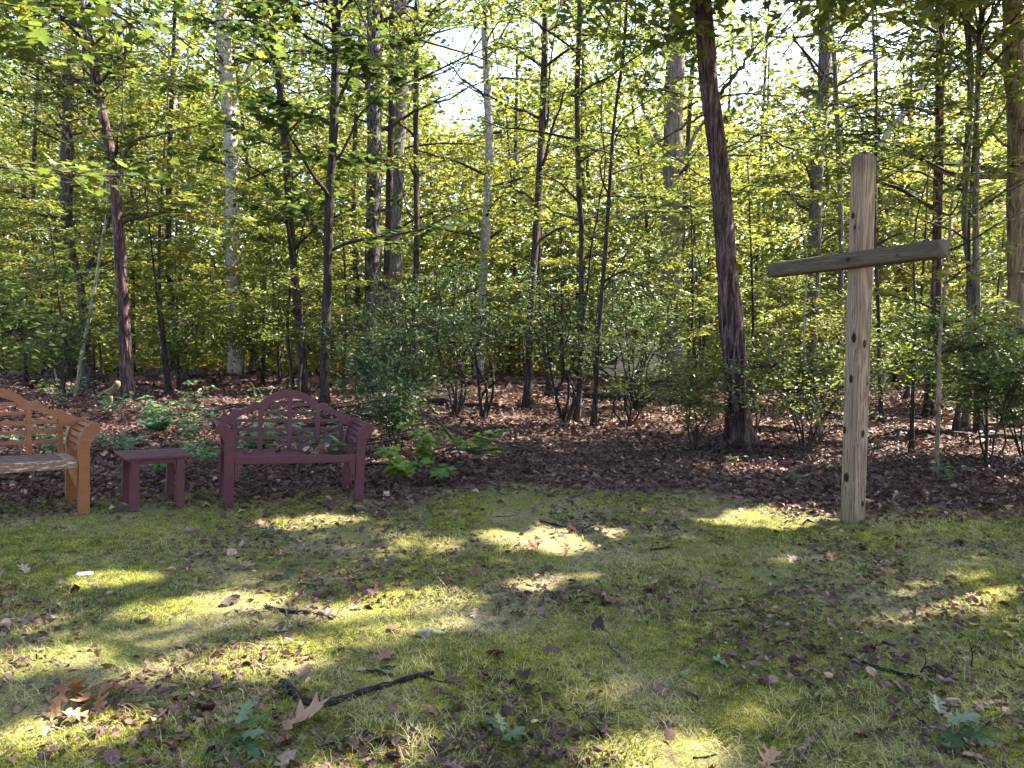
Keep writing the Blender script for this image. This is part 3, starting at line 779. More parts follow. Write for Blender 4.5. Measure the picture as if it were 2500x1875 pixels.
class Tree:
    def __init__(self, name, label, cat, group, bark, path, r0, r1, height, detailed=True, sides=12):
        self.bark = bark
        base = np.array(path[0], float)
        base[2] = float(zg(base[0], base[1])) - .04
        self.base = base
        p = np.array(path, float); p[0] = base
        last = p[-1]
        if height > last[2] + .5:                         # go on above what the waypoints give
            d = nrm(p[-1] - p[-2]); d = nrm(d + np.array([0, 0, 1.2]))
            k = 3
            ext = [last + d * (height - last[2]) * (i + 1) / k + np.array([R.uniform(-.15, .15), R.uniform(-.15, .15), 0]) for i in range(k)]
            p = np.concatenate([p, ext])
        n = int(min(60, max(14, (p[-1][2] - p[0][2]) * 3)))
        self.path = resample(p, n)
        ztop = path[-1][2]
        zz = self.path[:, 2]
        rr = np.where(zz < ztop, r0 + (r1 - r0) * np.clip((zz - base[2]) / max(ztop - base[2], .1), 0, 1) ** .8,
                      r1 * np.clip(1 - (zz - ztop) / max(height + .3 - ztop, .5), .08, 1))
        rr = rr * (1 + (.55 if r0 < .15 else .28) * np.exp(-(zz - base[2]) / (r0 * 1.6 + .05)))
        rr = rr * (1 + .05 * np.sin(zz * 3.1 + base[0]))
        self.rad = rr
        self.root = tag(empty(name, tuple(base)), label, cat, group)
        MB().tube(self.path - base, rr, sides, True, None, .15).build('trunk', M['bark_' + bark], self.root, True)
        if r0 > .075 and base[1] < 21 and detailed:       # surface roots
            for k in range(5):
                az = k * 1.26 + R.uniform(-.4, .4); d = np.array([math.cos(az), math.sin(az), 0]); L = r0 * R.uniform(2.0, 3.6)
                q = np.array([d * r0 * .55 + [0, 0, r0 * 1.5], d * r0 * 1.15 + [0, 0, r0 * .55], d * (r0 + L * .5) + [R.uniform(-.04, .04), 0, .055], d * (r0 + L) + [0, 0, -.02]])
                MB().tube(resample(q, 7), np.linspace(r0 * .42, r0 * .10, 7), 7, False, None, .15).build('root', M['bark_' + bark], self.root, True)
        self.twigs = MB(); self.ntw = 0; self.sprays = []
        self.leaves = []                                   # (template, pos, dir, nor, size, tone)
    def at_z(self, z):
        i = int(np.clip(np.searchsorted(self.path[:, 2], z), 1, len(self.path) - 1))
        return self.path[i], self.rad[i]
    def limb(self, pts, r, jag=.03, part='limb', end=.25):
        q = np.array(pts, float)
        if len(q) > 1:
            q[1:, 1] += np.cumsum(np.full(len(q) - 1, R.uniform(-.12, .12)))
        q = resample(q, max(6, len(q) * 4))
        q[1:] += NR.normal(0, jag * .25, (len(q) - 1, 3))
        MB().tube(q - self.base, np.linspace(r, r * end, len(q)), 7, True, None, .1).build(part, M['bark_' + self.bark], self.root, True)
        return q
    def spray(self, a, d, L, nl, size, tpl, tone, up=.28, twig_r=.004):
        """one flat leafy twig from a along d"""
        d = nrm(d)
        side = nrm(np.cross(d, [0, 0, 1.0]))
        t = np.sort(NR.uniform(.12, 1.0, nl))
        sag = -.10 * L
        pos = a + t[:, None] * L * d + np.array([0, 0, sag]) * (t ** 2)[:, None]
        s = np.where(np.arange(nl) % 2 == 0, 1, -1)
        ld = nrm(d * NR.uniform(.25, .9, (nl, 1)) + s[:, None] * side * NR.uniform(.5, 1.1, (nl, 1)) + NR.normal(0, .22, (nl, 3)) - np.array([0, 0, .12]))
        pos = pos + ld * (NR.uniform(.05, .5, (nl, 1)) * size) + NR.normal(0, .06 * L, (nl, 3)) * np.array([1, 1, .7])
        nor = jit_normals(nl, up)
        self.leaves.append((tpl, pos, ld, nor, size * NR.uniform(.6, 1.2, nl), np.clip(tone + NR.normal(0, .13, nl), 0, 1)))
        q = a + np.linspace(0, 1, 3)[:, None] * L * d + np.array([0, 0, sag]) * (np.linspace(0, 1, 3) ** 2)[:, None]
        q[1:] += NR.normal(0, .03 * L, (2, 3))
        self.sprays.append((q, twig_r))
    def branch(self, a, d, L, r, nsub, nl, size, tpl, tone, up=.28, own=False, rise=.15):
        """a boughs with side twigs"""
        d = nrm(d)
        k = 7
        t = np.linspace(0, 1, k)
        q = a + t[:, None] * L * d + np.array([0, 0, 1.0]) * (rise * L * (t - t ** 2 * .9))[:, None]
        q[1:] += np.cumsum(NR.normal(0, .022 * L, (k - 1, 3)), 0)
        rr = np.linspace(r, max(r * .2, .003), k)
        if own:
            MB().tube(q - self.base, rr, 6, False, None, .1).build('branch', M['bark_' + self.bark], self.root, True)
        else:
            self.twigs.tube(q - self.base, rr, 4, False); self.ntw += 1
        for i in range(nsub):
            u = R.uniform(.25, 1.0)
            j = min(int(u * (k - 1)), k - 2)
            p = q[j] + (q[j + 1] - q[j]) * (u * (k - 1) - j)
            s = 1 if i % 2 else -1
            side = nrm(np.cross(d, [0, 0, 1.0])) * s
            dd = nrm(d * R.uniform(.4, 1.1) + side * R.uniform(.3, 1.0) + np.array([0, 0, R.uniform(-.2, .25)]))
            self.spray(p, dd, L * R.uniform(.22, .45) * (1.25 - .5 * u) + .15, nl, size, tpl, tone, up, max(.0025, r * .22))
        return q
    def finish(self, mat, cull=True):
        if self.leaves:
            mb = MB(); n = 0
            by = {}
            for L_ in self.leaves: by.setdefault(id(L_[0]), []).append(L_)
            for grp in by.values():
                tpl = grp[0][0]
                pos, ld, nor, size, tone = (np.concatenate([g_[k] for g_ in grp]) for k in range(1, 6))
                keep = np.ones(len(pos), bool)
                if cull:
                    keep &= ~(sun_open(pos + ld * size[:, None] * .5) & (pos[:, 2] > 2.2))
                    keep &= ~in_glade(pos)
                if keep.any():
                    mb.inst(tpl[0], tpl[1], (pos - self.base)[keep], frames(ld, nor)[keep], size[keep], tone[keep]); n += keep.sum()
            if n: mb.build('crown', mat, self.root)
        if self.sprays:
            q = np.array([s[0] for s in self.sprays])
            shut = (sun_open(q[:, 1], m=.02) | sun_open(q[:, 2], m=.02)) & (q[:, 0, 2] > 3) if cull else np.zeros(len(q), bool)
            for s, bad in zip(self.sprays, shut):
                if not bad:
                    self.twigs.tube(s[0] - self.base, s[1] * np.array([1, .7, .3]), 3, False); self.ntw += 1
        if self.ntw:
            tag(self.twigs.build('twigs', M['twig'], self.root), kind='stuff')

TL = {  # name, label, category, height, n_branches, z range, length, leaf size, template, tone
 'thin_left': ('forest_tree', 'thin dark trunk far behind the orange bench, nearest the frame edge', 11, 12, (2.5, 10.5), (1.2, 2.6), .13, 'S', .55),
 'rough_left': ('forest_tree', 'rough brown trunk behind the forked tree, its limbs arching over the orange bench', 14, 18, (3.0, 13), (1.5, 3.2), .13, 'S', .55),
 'fork_left': ('forked_tree', 'dark tree forking low into two stems, pale root flare, behind the orange bench', 9, 12, (2.0, 8.5), (1.2, 2.4), .12, 'S', .5),
 'grey_lean': ('sapling_tree', 'slender pale grey sapling leaning across the forked tree', 6.5, 8, (2.5, 6.2), (.7, 1.5), .12, 'S', .5),
 'purple': ('forest_tree', 'purplish rough barked trunk rising behind the small side table', 12, 16, (3.2, 11.5), (1.3, 3.0), .15, 'M', .5),
 'beech': ('beech_tree', 'massive pale trunk with a second stem forking off high, left of the maroon bench', 20, 26, (4.5, 19), (2.2, 4.5), .14, 'S', .68),
 'dead_lean': ('dead_sapling', 'leaning dead dark sapling at the foot of the massive pale trunk', 5, 4, (2.5, 5), (.5, 1.0), .12, 'S', .5),
 'black_slim': ('forest_tree', 'slim black trunk leaning away just above the maroon bench back', 12, 15, (3.0, 11.5), (1.2, 2.6), .17, 'T', .3),
 'black_second': ('forest_tree', 'straight black trunk right behind the maroon bench, large dark leaves', 12, 15, (2.6, 11.5), (1.2, 2.6), .18, 'T', .28),
 'mottled': ('forest_tree', 'stout black trunk mottled with pale flakes above the dark evergreen bush', 18, 12, (6, 17), (1.8, 3.6), .14, 'S', .5),
 'mottled_twin': ('forest_tree', 'brown stem standing close against the flaky mottled trunk', 13, 13, (3.8, 12.5), (1.3, 2.8), .14, 'S', .45),
 'big_grey': ('forest_tree', 'broad grey trunk half hidden behind the mottled trunk and its twin', 19, 14, (7, 18), (2.0, 4.0), .14, 'S', .6),
 'straight_slim': ('forest_tree', 'straight slim dark trunk left of the bright gap of sky', 13, 14, (3.4, 12.5), (1.2, 2.5), .13, 'S', .5),
 'pale_mid': ('forest_tree', 'pale brown trunk with long limb reaching right, in the middle of the wood', 15, 16, (3.8, 14), (1.5, 3.2), .13, 'S', .58),
 'dark_mid': ('forest_tree', 'dark straight trunk in front of the pale one, with a thin upright second stem', 13, 16, (3.0, 12.5), (1.3, 2.8), .13, 'S', .48),
 'thin_mid': ('sapling_tree', 'thin black sapling far back between the pale and the dark middle trunks', 11, 10, (3, 10.5), (1.0, 2.0), .13, 'S', .6),
 'crook_mid': ('forest_tree', 'slim crooked trunk with wavy side stem right of the dark middle trunk', 10, 15, (2.4, 9.6), (1.0, 2.2), .12, 'S', .5),
 'sapling_mid': ('sapling_tree', 'tall whip thin sapling curving right in front of the crooked trunk', 9, 14, (2.2, 8.8), (.8, 2.0), .12, 'S', .5),
 'oak': ('oak_tree', 'thick tan trunk with spreading limbs behind the leaning reddish pine', 20, 24, (4.5, 19), (2.2, 4.6), .14, 'S', .62),
 'pine': ('pine_tree', 'leaning reddish purple pine trunk with broken dead branches, nearest the cross', 15, 12, (7.2, 14.5), (1.4, 2.8), .14, 'S', .5),
 'pale_right': ('forest_tree', 'grey trunk behind the left arm of the cross', 17, 18, (3.5, 16), (1.6, 3.6), .13, 'S', .62),
 'pale_right_twin': ('forest_tree', 'thin curved grey stem just left of the cross top', 13, 12, (3.5, 12), (1.2, 2.6), .13, 'S', .6),
 'leaning_far': ('forest_tree', 'pale trunk leaning right over the crossbeam, far back', 15, 14, (5, 14.5), (1.4, 3.0), .14, 'S', .7),
 'red_right': ('forest_tree', 'dark red trunk right of the cross, standing behind its long arm', 13, 16, (2.6, 12.4), (1.2, 2.8), .13, 'S', .52),
 'curvy_right': ('forest_tree', 'wavy slim grey trunk between the dark red trunk and the frame edge tree', 12, 13, (2.6, 11.6), (1.0, 2.2), .13, 'S', .55),
 'edge_right': ('oak_tree', 'stout trunk cut by the frame edge, sending a long dark limb toward the cross', 14, 16, (3.0, 13.2), (1.5, 3.2), .13, 'S', .5),
 'sapling_right': ('sapling_tree', 'olive brown sapling nearest the lawn right of the cross', 4.6, 14, (1.0, 4.4), (.6, 1.3), .10, 'S', .55),
 'dark_right_a': ('sapling_tree', 'thin dark stem seen just right of the cross post', 8, 9, (2.4, 7.6), (.8, 1.8), .12, 'S', .5),
 'dark_right_b': ('sapling_tree', 'short dark stem in front of the dark red trunk', 5.5, 9, (1.2, 5.2), (.7, 1.4), .11, 'S', .45),
 'dark_right_c': ('sapling_tree', 'dark stem leaning right beside the wavy grey trunk', 7.5, 9, (1.6, 7.2), (.8, 1.7), .12, 'S', .5),
 'pale_stub_right': ('forest_tree', 'pale smooth trunk right of the wavy trunk, half veiled by glinting leaves', 10, 10, (2.6, 9.6), (1.0, 2.0), .13, 'S', .55),
 'grey_stub': ('sapling_tree', 'pale leaning sapling stem between the pine and the cross', 4.8, 8, (1.6, 4.6), (.6, 1.2), .11, 'S', .5),
}
TPL = {'S': T_SIMPLE, 'M': T_MAPLE, 'T': T_TULIP, 'L': T_LONG}
ALL = []
NEAR = 16.5
for key, bark, pts, r0, r1, limbs in TREES:
    nm, label, H, nb, zr, lr, ls, tp, tone = TL[key]
    t = Tree(nm, label, 'tree', 'trees of the wood', bark, pts, r0, r1, H, sides=14 if r0 > .1 else 9)
    Yd = pts[0][1]
    for q, r in limbs:
        path = t.limb(q, r)
        for k in range(max(2, int(np.linalg.norm(path[-1] - path[0]) * 2.2))):
            i = R.randrange(len(path) // 3, len(path))
            if key == 'pine' and R.random() < .55: continue
            d = nrm(path[min(i + 1, len(path) - 1)] - path[max(i - 1, 0)])
            d = nrm(d + NR.normal(0, .6, 3) * np.array([1, 1, .35]))
            t.branch(path[i], d, R.uniform(.5, 1.2), .010, 3, 11, ls, TPL[tp], tone)
    f = 1.0 if Yd < 20 else 1.15
    nsub, nl = (8, 13) if Yd < 20 else (8, 12)
    for k in range(nb):
        z = zr[0] + (zr[1] - zr[0]) * ((k + R.random()) / nb)
        z = min(z, t.path[-1][2] - .2)
        a, rr = t.at_z(z)
        az = k * 2.4 + R.uniform(-.6, .6)
        L = R.uniform(*lr) * (1.15 - .5 * (z - zr[0]) / max(zr[1] - zr[0], 1))
        d = np.array([math.cos(az), math.sin(az), R.uniform(.05, .55)])
        t.branch(a, d, L, min(rr * .45, .045) + .006, nsub, nl, ls * f, TPL[tp], tone, own=(Yd < NEAR and r0 > .06 and k % 2 == 0))
    if key == 'pine':                                     # dead snags and peeling strips on the trunk
        for k in range(16):
            z = R.uniform(2.6, 8.4)
            a, rr = t.at_z(z)
            az = R.uniform(0, 6.28)
            d = np.array([math.cos(az), math.sin(az), R.uniform(-.35, .5)])
            L = R.uniform(.25, .9)
            s = np.linspace(0, 1, 6)
            q = a + s[:, None] * L * nrm(d) + np.array([0, 0, -.25 * L]) * (s ** 2)[:, None]
            q[1:] += NR.normal(0, .03, (5, 3))
            MB().tube(q - t.base, np.linspace(.013, .003, 6), 5, False).build('branch', M['bark_grey'], t.root, True)
    ALL.append((key, t))

# unseen trees added beside the view to shade the lawn
OFF = [((9.6, 7.6), 13), ((12.2, 10.2), 15), ((15.0, 13.5), 16), ((18.5, 12.0), 16), ((8.4, 4.6), 11), ((13.0, 6.2), 14), ((20.5, 17.5), 17), ((16.5, 9.0), 15), ((11.2, 15.6), 15)]
for i, ((x, y), H) in enumerate(OFF):
    g = float(zg(x, y))
    p = [(x, y, g), (x + R.uniform(-.3, .3), y + R.uniform(-.3, .3), H * .5), (x + R.uniform(-.5, .5), y + R.uniform(-.5, .5), H)]
    t = Tree('forest_tree', 'tall brown barked tree added out of view past the cross to shade the lawn', 'tree', 'trees added past the cross to shade the lawn', 'brown', p, .16, .06, H + .5)
    ALL.append(('off', t))
# a near tree beside the orange bench whose lobed leaves hang into view
g = float(zg(-7.6, 8.3))
hang = Tree('maple_tree', 'overhanging tree with large lobed leaves above the orange bench', 'tree', 'trees of the wood', 'brown', [(-7.6, 8.3, g), (-7.5, 8.3, 3), (-7.3, 8.3, 6)], .11, .07, 9)
for k in range(16):
    z = R.uniform(2.9, 6.6)
    a, rr = hang.at_z(z)
    az = R.uniform(-.55, .95)
    hang.branch(a, np.array([math.cos(az), math.sin(az), R.uniform(-.05, .35)]), R.uniform(2.2, 4.6), .026, 8, 8, .17, T_MAPLE, .5, .5, own=True)
ALL.append(('hang', hang))

# ---------------------------------------------------------------- high crowns: leaf clusters carried by the nearest trees
def hang_clusters(pts, leaf, per, spread, tone):
    bases = np.array([t.base[:2] for _, t in ALL]); tops = np.array([t.path[-1][2] for _, t in ALL])
    cost = np.array([0 if t.rad[0] > .085 else 60 for _, t in ALL])
    for p in pts:
        d = np.hypot(*(bases - p[:2]).T) + cost + np.where(tops < p[2] + .2, 50, 0)
        i = int(np.argmin(d))
        key, t = ALL[i]
        top_z = t.path[-1][2]
        lo = max(8.6 if key == 'pine' else 0, top_z * R.uniform(.5, .9))
        zt = min(max(p[2] - .35 * d[i] - .5, lo), top_z - .3)
        a, rr = t.at_z(zt)
        mid = (a + p) / 2 + np.array([R.uniform(-.3, .3), R.uniform(-.3, .3), R.uniform(0, .5)])
        q = resample([a, mid, p], 6)
        if sun_open(resample(q, 14), m=.03).any() and R.random() < .9: continue
        t.twigs.tube(q - t.base, np.linspace(min(.035, rr * .6), .006, 6), 4, False); t.ntw += 1
        for s in range(5):
            dd = NR.normal(0, 1, 3) * np.array([1, 1, .25])
            t.spray(p + NR.normal(0, spread * .3, 3), dd, spread * R.uniform(.6, 1.1), per // 5, leaf, T_SIMPLE, tone, .35)

# clusters added up-sun of the lawn to throw it into shade
pts = []
n = 1300
for k in range(n):
    gx, gy = R.uniform(-5.2, 5.6), R.uniform(1.2, 8.6)
    z = R.uniform(5.6, 13.0)
    pts.append(np.array([gx, gy, 0]) + SD / SD[2] * z)
hang_clusters(pts, .20, 55, .8, .5)
# over the wood at large
pts = []
for k in range(400):
    x, y = R.uniform(-20, 24), R.uniform(11, 46)
    z = R.uniform(8.5, 16.5)
    pts.append(np.array([x, y, z]))
hang_clusters(pts, .19, 60, 1.0, .6)
# the crowns that meet just above the view
pts = []
for k in range(330):
    y = R.uniform(12, 30); x = R.uniform(-.72, .72) * y
    pts.append(np.array([x, y, 1.45 + y * R.uniform(.30, .50)]))
hang_clusters(pts, .145, 60, .95, .58)
for key, t in ALL:
    t.finish(M['leaf'])

# ---------------------------------------------------------------- understory saplings (one of each build, then copies)
def copy_tree(o, parent=None):
    c = o.copy(); C.objects.link(c); c.parent = parent
    for ch in o.children: copy_tree(ch, c)
    return c
def sapling_proto(seed, H, nb, leaf, tpl, tone, bark):
    R.seed(seed)
    p = [(0, 0, 0), (R.uniform(-.15, .15), R.uniform(-.15, .15), H * .4), (R.uniform(-.4, .4), R.uniform(-.4, .4), H)]
    t = Tree('understory_sapling', '', None, None, bark, p, .018 + .006 * H, .01, H + .01, sides=7)
    t0 = np.array([0, 0, t.base[2]])
    for k in range(nb):
        z = H * (.22 + .76 * (k + R.random()) / nb)
        a, rr = t.at_z(z)
        az = k * 2.4 + R.uniform(-.5, .5)
        t.branch(a, np.array([math.cos(az), math.sin(az), R.uniform(-.05, .4)]), R.uniform(.7, 1.5) * (1.2 - .6 * z / H) * (.5 + .13 * H), .009, 8, 15, leaf, tpl, tone)
    t.finish(M['leaf'], cull=False)
    return t.root
protos = [sapling_proto(101, 4.2, 15, .13, T_SIMPLE, .55, 'brown'), sapling_proto(102, 5.4, 17, .14, T_SIMPLE, .62, 'dark'), sapling_proto(103, 3.2, 13, .12, T_SIMPLE, .48, 'grey'), sapling_proto(104, 6.6, 20, .14, T_SIMPLE, .68, 'brown')]
SAPS = []
R.seed(55)
zones = [(-16, -7.5, 17, 27, 13, 'slim understory sapling in the thicket behind the orange bench', 'saplings behind the orange bench'),
         (-7.5, -2.2, 16.5, 27, 11, 'slim understory sapling in the thicket behind the maroon bench', 'saplings behind the maroon bench'),
         (-1.8, 4.5, 17, 28, 11, 'slim understory sapling in the thicket between the middle trunks and the pine', 'saplings in the middle of the wood'),
         (4.2, 16, 14.5, 27, 15, 'slim understory sapling in the thicket behind the cross', 'saplings behind the cross')]
used = set()
for x0, x1, y0, y1, n, lab, grp in zones:
    for k in range(n):
        y = y0 + (y1 - y0) * ((k + R.random()) / n)
        x = R.uniform(x0, x1)
        if abs(x + .062 * y) < .9 and y < 24: x += 1.6
        if .09 < x / y < .21: x = y * R.choice([.05, .25])
        if .44 < x / y < .53: x = y * R.choice([.40, .57])
        i = R.randrange(4)
        o = protos[i] if i not in used else copy_tree(protos[i])
        used.add(i)
        o.location = (x, y, float(zg(x, y)) - .05)
        o.rotation_euler = (R.uniform(-.06, .06), R.uniform(-.06, .06), R.uniform(0, 6.28))
        s = R.uniform(.8, 1.25); o.scale = (s, s, s)
        tag(o, lab, 'sapling', grp)

# unseen trees added behind the viewer to dim sky light on front faces
R.seed(88)
rear = Tree('rear_shade_tree', '', None, None, 'brown', [(0, 0, 0), (.2, .1, 6), (0, .3, 13)], .22, .07, 14, sides=9)
for k in range(34):
    z = 1.6 + 12 * (k + R.random()) / 34
    a, rr = rear.at_z(min(z, 13.6))
    az = k * 2.4
    rear.branch(a, np.array([math.cos(az), math.sin(az), R.uniform(.0, .4)]), R.uniform(2.2, 3.6) * (1.15 - .5 * z / 14), .03, 8, 10, .34, T_SIMPLE, .5, .6)
rear.finish(M['leaf'], cull=False)
for k, (x, y) in enumerate([(-13, -3), (-10, -8), (-5, -11), (0, -12), (5, -11.5), (10, -9), (13.5, -4), (-14, 3), (-7.5, -14), (7.5, -15)]):
    o = rear.root if k == 0 else copy_tree(rear.root)
    o.location = (x, y, float(zg(x, y)) - .1); o.rotation_euler = (0, 0, R.uniform(0, 6.28))
    s = R.uniform(.85, 1.15); o.scale = (s, s, s)
    tag(o, 'leafy tree added unseen behind the viewer to dim the front light', 'tree', 'trees added behind the viewer to dim the light')

# ---------------------------------------------------------------- the far wood, one mass
def far_wood():
    mb = MB()
    N = 430000
    y = 26 + 24 * NR.random(N) ** 1.2
    p = np.stack([NR.uniform(-.86, .90, N) * y, y, NR.uniform(0, 1, N) ** 1.1], -1)
    top = 15 + 7 * (fbm(p[:, :2], .12, 91) - .5)
    p[:, 2] = p[:, 2] * top + zg(p[:, 0], p[:, 1], False)
    dens = fbm(p * np.array([1, 1, 1.4]), .45, 17, 3)
    hfrac = np.clip(p[:, 2] / 16, 0, 1)
    keep = dens > (.40 + .11 * hfrac)
    keep &= ~in_glade(p)
    # the white house and the shed stand in small clearings
    keep &= ~((np.abs(p[:, 0] - 6.0) < 6) & (np.abs(p[:, 1] - 44) < 5.5) & (p[:, 2] < 5))
    rat = p[:, 0] / p[:, 1]
    keep &= ~((rat > .10) & (rat < .20) & (p[:, 1] < 42.5) & (p[:, 2] < 1.3) & (NR.random(len(p)) < .93))
    keep &= ~((rat > .45) & (rat < .52) & (p[:, 1] < 47) & (p[:, 2] < .6) & (NR.random(len(p)) < .97))
    p = p[keep]
    # the last rows of trees close the view
    N2 = 150000
    y2 = NR.uniform(50, 60, N2)
    b = np.stack([NR.uniform(-.85, .90, N2) * y2, y2, NR.random(N2)], -1)
    b[:, 2] = b[:, 2] * (19 + 9 * (fbm(b[:, :2], .10, 95) - .5)) + zg(b[:, 0], b[:, 1], False)
    b = b[(fbm(b, .35, 57, 2) > .36) & ~in_glade(b)]
    p = np.concatenate([p, b])
    n = len(p)
    d = nrm(NR.normal(0, 1, (n, 3)) * np.array([1, 1, .35]))
    tone = np.clip(.15 + .7 * fbm(p, .25, 5) + NR.normal(0, .12, n), 0, 1)
    mb.inst(T_SIMPLE[0], T_SIMPLE[1], p, frames(d, jit_normals(n, .9)), NR.uniform(.16, .34, n) * np.where(p[:, 1] > 49, 1.75, 1), tone)
    o = mb.build('distant_woods', M['leaf_far'])
    tag(o, 'sunlit yellow green mass of foliage at the back of the wood', 'woods', None, 'stuff')
far_wood()
R.seed(77)
for k in range(46):                                       # far trunks that can be told apart
    x = -24 + 52 * (k + R.random()) / 46
    y = R.uniform(26.5, 40)
    if abs(x + .062 * y) < 1.0: continue
    g = float(zg(x, y))
    H = R.uniform(11, 17)
    p = [(x, y, g), (x + R.uniform(-.3, .3), y, H * .4), (x + R.uniform(-.7, .7), y, H)]
    side = 'behind the orange bench' if x < -9 else 'behind the maroon bench' if x < -2 else 'between the middle trunks and the pine' if x < 5 else 'behind the cross'
    t = Tree('forest_tree', 'far slender trunk deep in the wood ' + side, 'tree', 'far trunks ' + side, R.choice(['brown', 'brown', 'grey', 'dark']), p, R.uniform(.07, .20), .05, H + .2, sides=7)

# ---------------------------------------------------------------- shrubs
def shrub(name, label, cat, base, stems, H, rad, n_sprig, leaf, mat, tpl, tone, bark='dark', low=.25, group=None, wiry=0, seed=1, per=10, up=.5, r0=.014):
    R.seed(seed)
    x, y = base
    g = float(zg(x, y)) - .03
    root = tag(empty(name, (x, y, g)), label, cat, group)
    tips = []
    for k in range(stems):
        az = k * 6.28 / stems + R.uniform(-.5, .5)
        h = H * R.uniform(.6, 1.0)
        rr = rad * R.uniform(.25, .8)
        pts = [(0.04 * math.cos(az), .04 * math.sin(az), 0)]
        for s in (.25, .5, .75, 1):
            pts.append((rr * s ** 1.2 * math.cos(az + R.uniform(-.35, .35)) + R.uniform(-.06, .06) * (1 + 2.2 * (wiry > 0)), rr * s ** 1.2 * math.sin(az + R.uniform(-.35, .35)) + R.uniform(-.06, .06) * (1 + 2.2 * (wiry > 0)), h * s * .92))
        q = resample(pts, 12)
        MB().tube(q, np.linspace(r0, r0 * .25, 12), 6, False, None, .1).build('stem', M['bark_' + bark], root, True)
        tips.append(q)
    mb = MB(); tw = MB()
    lobes = []
    for q in tips:                                        # leafy masses sit on the stem ends, with gaps between them
        for i in (11, 9, 7):
            if q[i][2] < low * H: continue
            lobes.append((q[i], np.array([R.gauss(0, .30) * rad, R.gauss(0, .30) * rad, R.gauss(0, .03) * H]) + q[i], R.uniform(.5, 1.25)))
    for k in range(n_sprig):
        if R.random() < .12 or not lobes:
            q = R.choice(tips); a = q[R.randrange(4, 12)]
            tip = a + np.array([R.gauss(0, .25) * rad, R.gauss(0, .25) * rad, R.uniform(-.02, .08) * H])
        else:
            a, c, sc_ = R.choice(lobes)
            tip = c + np.array([R.gauss(0, .24) * rad * sc_, R.gauss(0, .24) * rad * sc_, R.gauss(0, .055) * H * sc_])
        if tip[2] < .06: tip[2] = .06 + R.random() * .1
        mid = (a + tip) / 2 + np.array([0, 0, R.uniform(-.08, .02)])
        if np.linalg.norm(tip - a) < .9 * rad + .25:
            tw.tube(np.array([a, mid, tip]), [.006, .004, .002], 3, False)
        d = nrm(tip - mid + np.array([0, 0, .05]))
        ld = nrm(NR.normal(0, 1, (per, 3)) * np.array([1, 1, .4]) + d * .5)
        pos = tip + NR.normal(0, leaf * .9, (per, 3)) + ld * leaf * .2
        mb.inst(tpl[0], tpl[1], pos, frames(ld, jit_normals(per, up)), leaf * NR.uniform(.6, 1.25, per), np.clip(tone + NR.normal(0, .16, per), 0, 1))
    for k in range(wiry):
        q = R.choice(tips); a = q[R.randrange(2, 11)]
        az = R.uniform(0, 6.28); L = R.uniform(.35, 1.0)
        pts = [a]
        dd = np.array([math.cos(az), math.sin(az), R.uniform(-.1, .7)])
        for s in range(4):
            dd = nrm(dd + NR.normal(0, .38, 3))
            pts.append(pts[-1] + dd * L / 4)
        tw.tube(resample(pts, 7), np.linspace(.008, .0025, 7), 3, False)
    mb.build('foliage', mat, root)
    if tw.n: tag(tw.build('twigs', M['twig'], root), kind='stuff')
    return root
LA, LP = M['leaf_laurel'], M['leaf_pale']
shrub('evergreen_shrub', 'dense dark evergreen bush just right of the maroon bench', 'shrub', (-1.75, 10.6), 6, 1.95, .95, 190, .085, LA, T_SIMPLE, .42, low=.05, seed=1, per=12)
shrub('evergreen_shrub', 'low dark holly bush behind the maroon bench right arm', 'shrub', (-1.45, 9.3), 4, 1.0, .55, 110, .075, LA, T_SIMPLE, .4, low=.05, seed=2, per=10)
shrub('laurel_shrub', 'crooked laurel with crossing bare stems under the pale middle trunk', 'shrub', (-1.05, 13.8), 5, 3.0, 1.15, 150, .11, LA, T_LONG, .5, low=.42, wiry=30, seed=3, r0=.032)
shrub('laurel_shrub', 'leaning laurel stem curving right at the foot of the dark middle trunk', 'shrub', (-.5, 13.3), 4, 2.9, 1.3, 150, .11, LA, T_LONG, .48, low=.42, wiry=30, seed=4, r0=.034)
shrub('laurel_shrub', 'dark laurel between the dark middle trunk and the whip thin sapling', 'shrub', (.92, 12.9), 5, 2.7, 1.1, 160, .10, LA, T_LONG, .45, low=.40, wiry=30, seed=5, r0=.028)
shrub('laurel_shrub', 'loose laurel thicket left of the leaning pine', 'shrub', (2.0, 12.6), 5, 2.3, 1.1, 170, .095, LA, T_LONG, .52, low=.3, wiry=30, seed=6, r0=.022)
shrub('laurel_shrub', 'tall laurel behind the whip thin sapling, in front of the white house', 'shrub', (2.6, 15.5), 6, 3.2, 1.4, 170, .11, LA, T_LONG, .55, low=.55, wiry=30, seed=7, r0=.03)
shrub('laurel_shrub', 'dark laurel left of the crossing stems, beneath the straight slim trunk', 'shrub', (-2.2, 14.8), 5, 2.6, 1.1, 160, .11, LA, T_LONG, .45, low=.3, wiry=30, seed=8, r0=.03)
shrub('leafy_shrub', 'bushy green shrub at the foot of the pine on its left', 'shrub', (2.55, 10.3), 6, 1.5, .8, 160, .075, M['leaf'], T_SIMPLE, .52, low=.2, seed=9, per=11)
shrub('leafy_shrub', 'wide green shrub filling the space between the pine and the cross', 'shrub', (4.05, 10.2), 7, 1.6, 1.05, 260, .075, M['leaf'], T_SIMPLE, .52, low=.2, seed=10, per=12)
shrub('leafy_shrub', 'fine leaved shrub wrapping the right foot of the pine', 'shrub', (3.7, 11.4), 5, 1.7, .7, 200, .075, M['leaf'], T_SIMPLE, .46, low=.15, seed=11, per=11)
shrub('leafy_shrub', 'glinting shrub right of the cross whose top leaves catch white light', 'shrub', (6.0, 9.3), 6, 2.15, .95, 300, .09, LA, T_SIMPLE, .62, low=.38, seed=12, per=11)
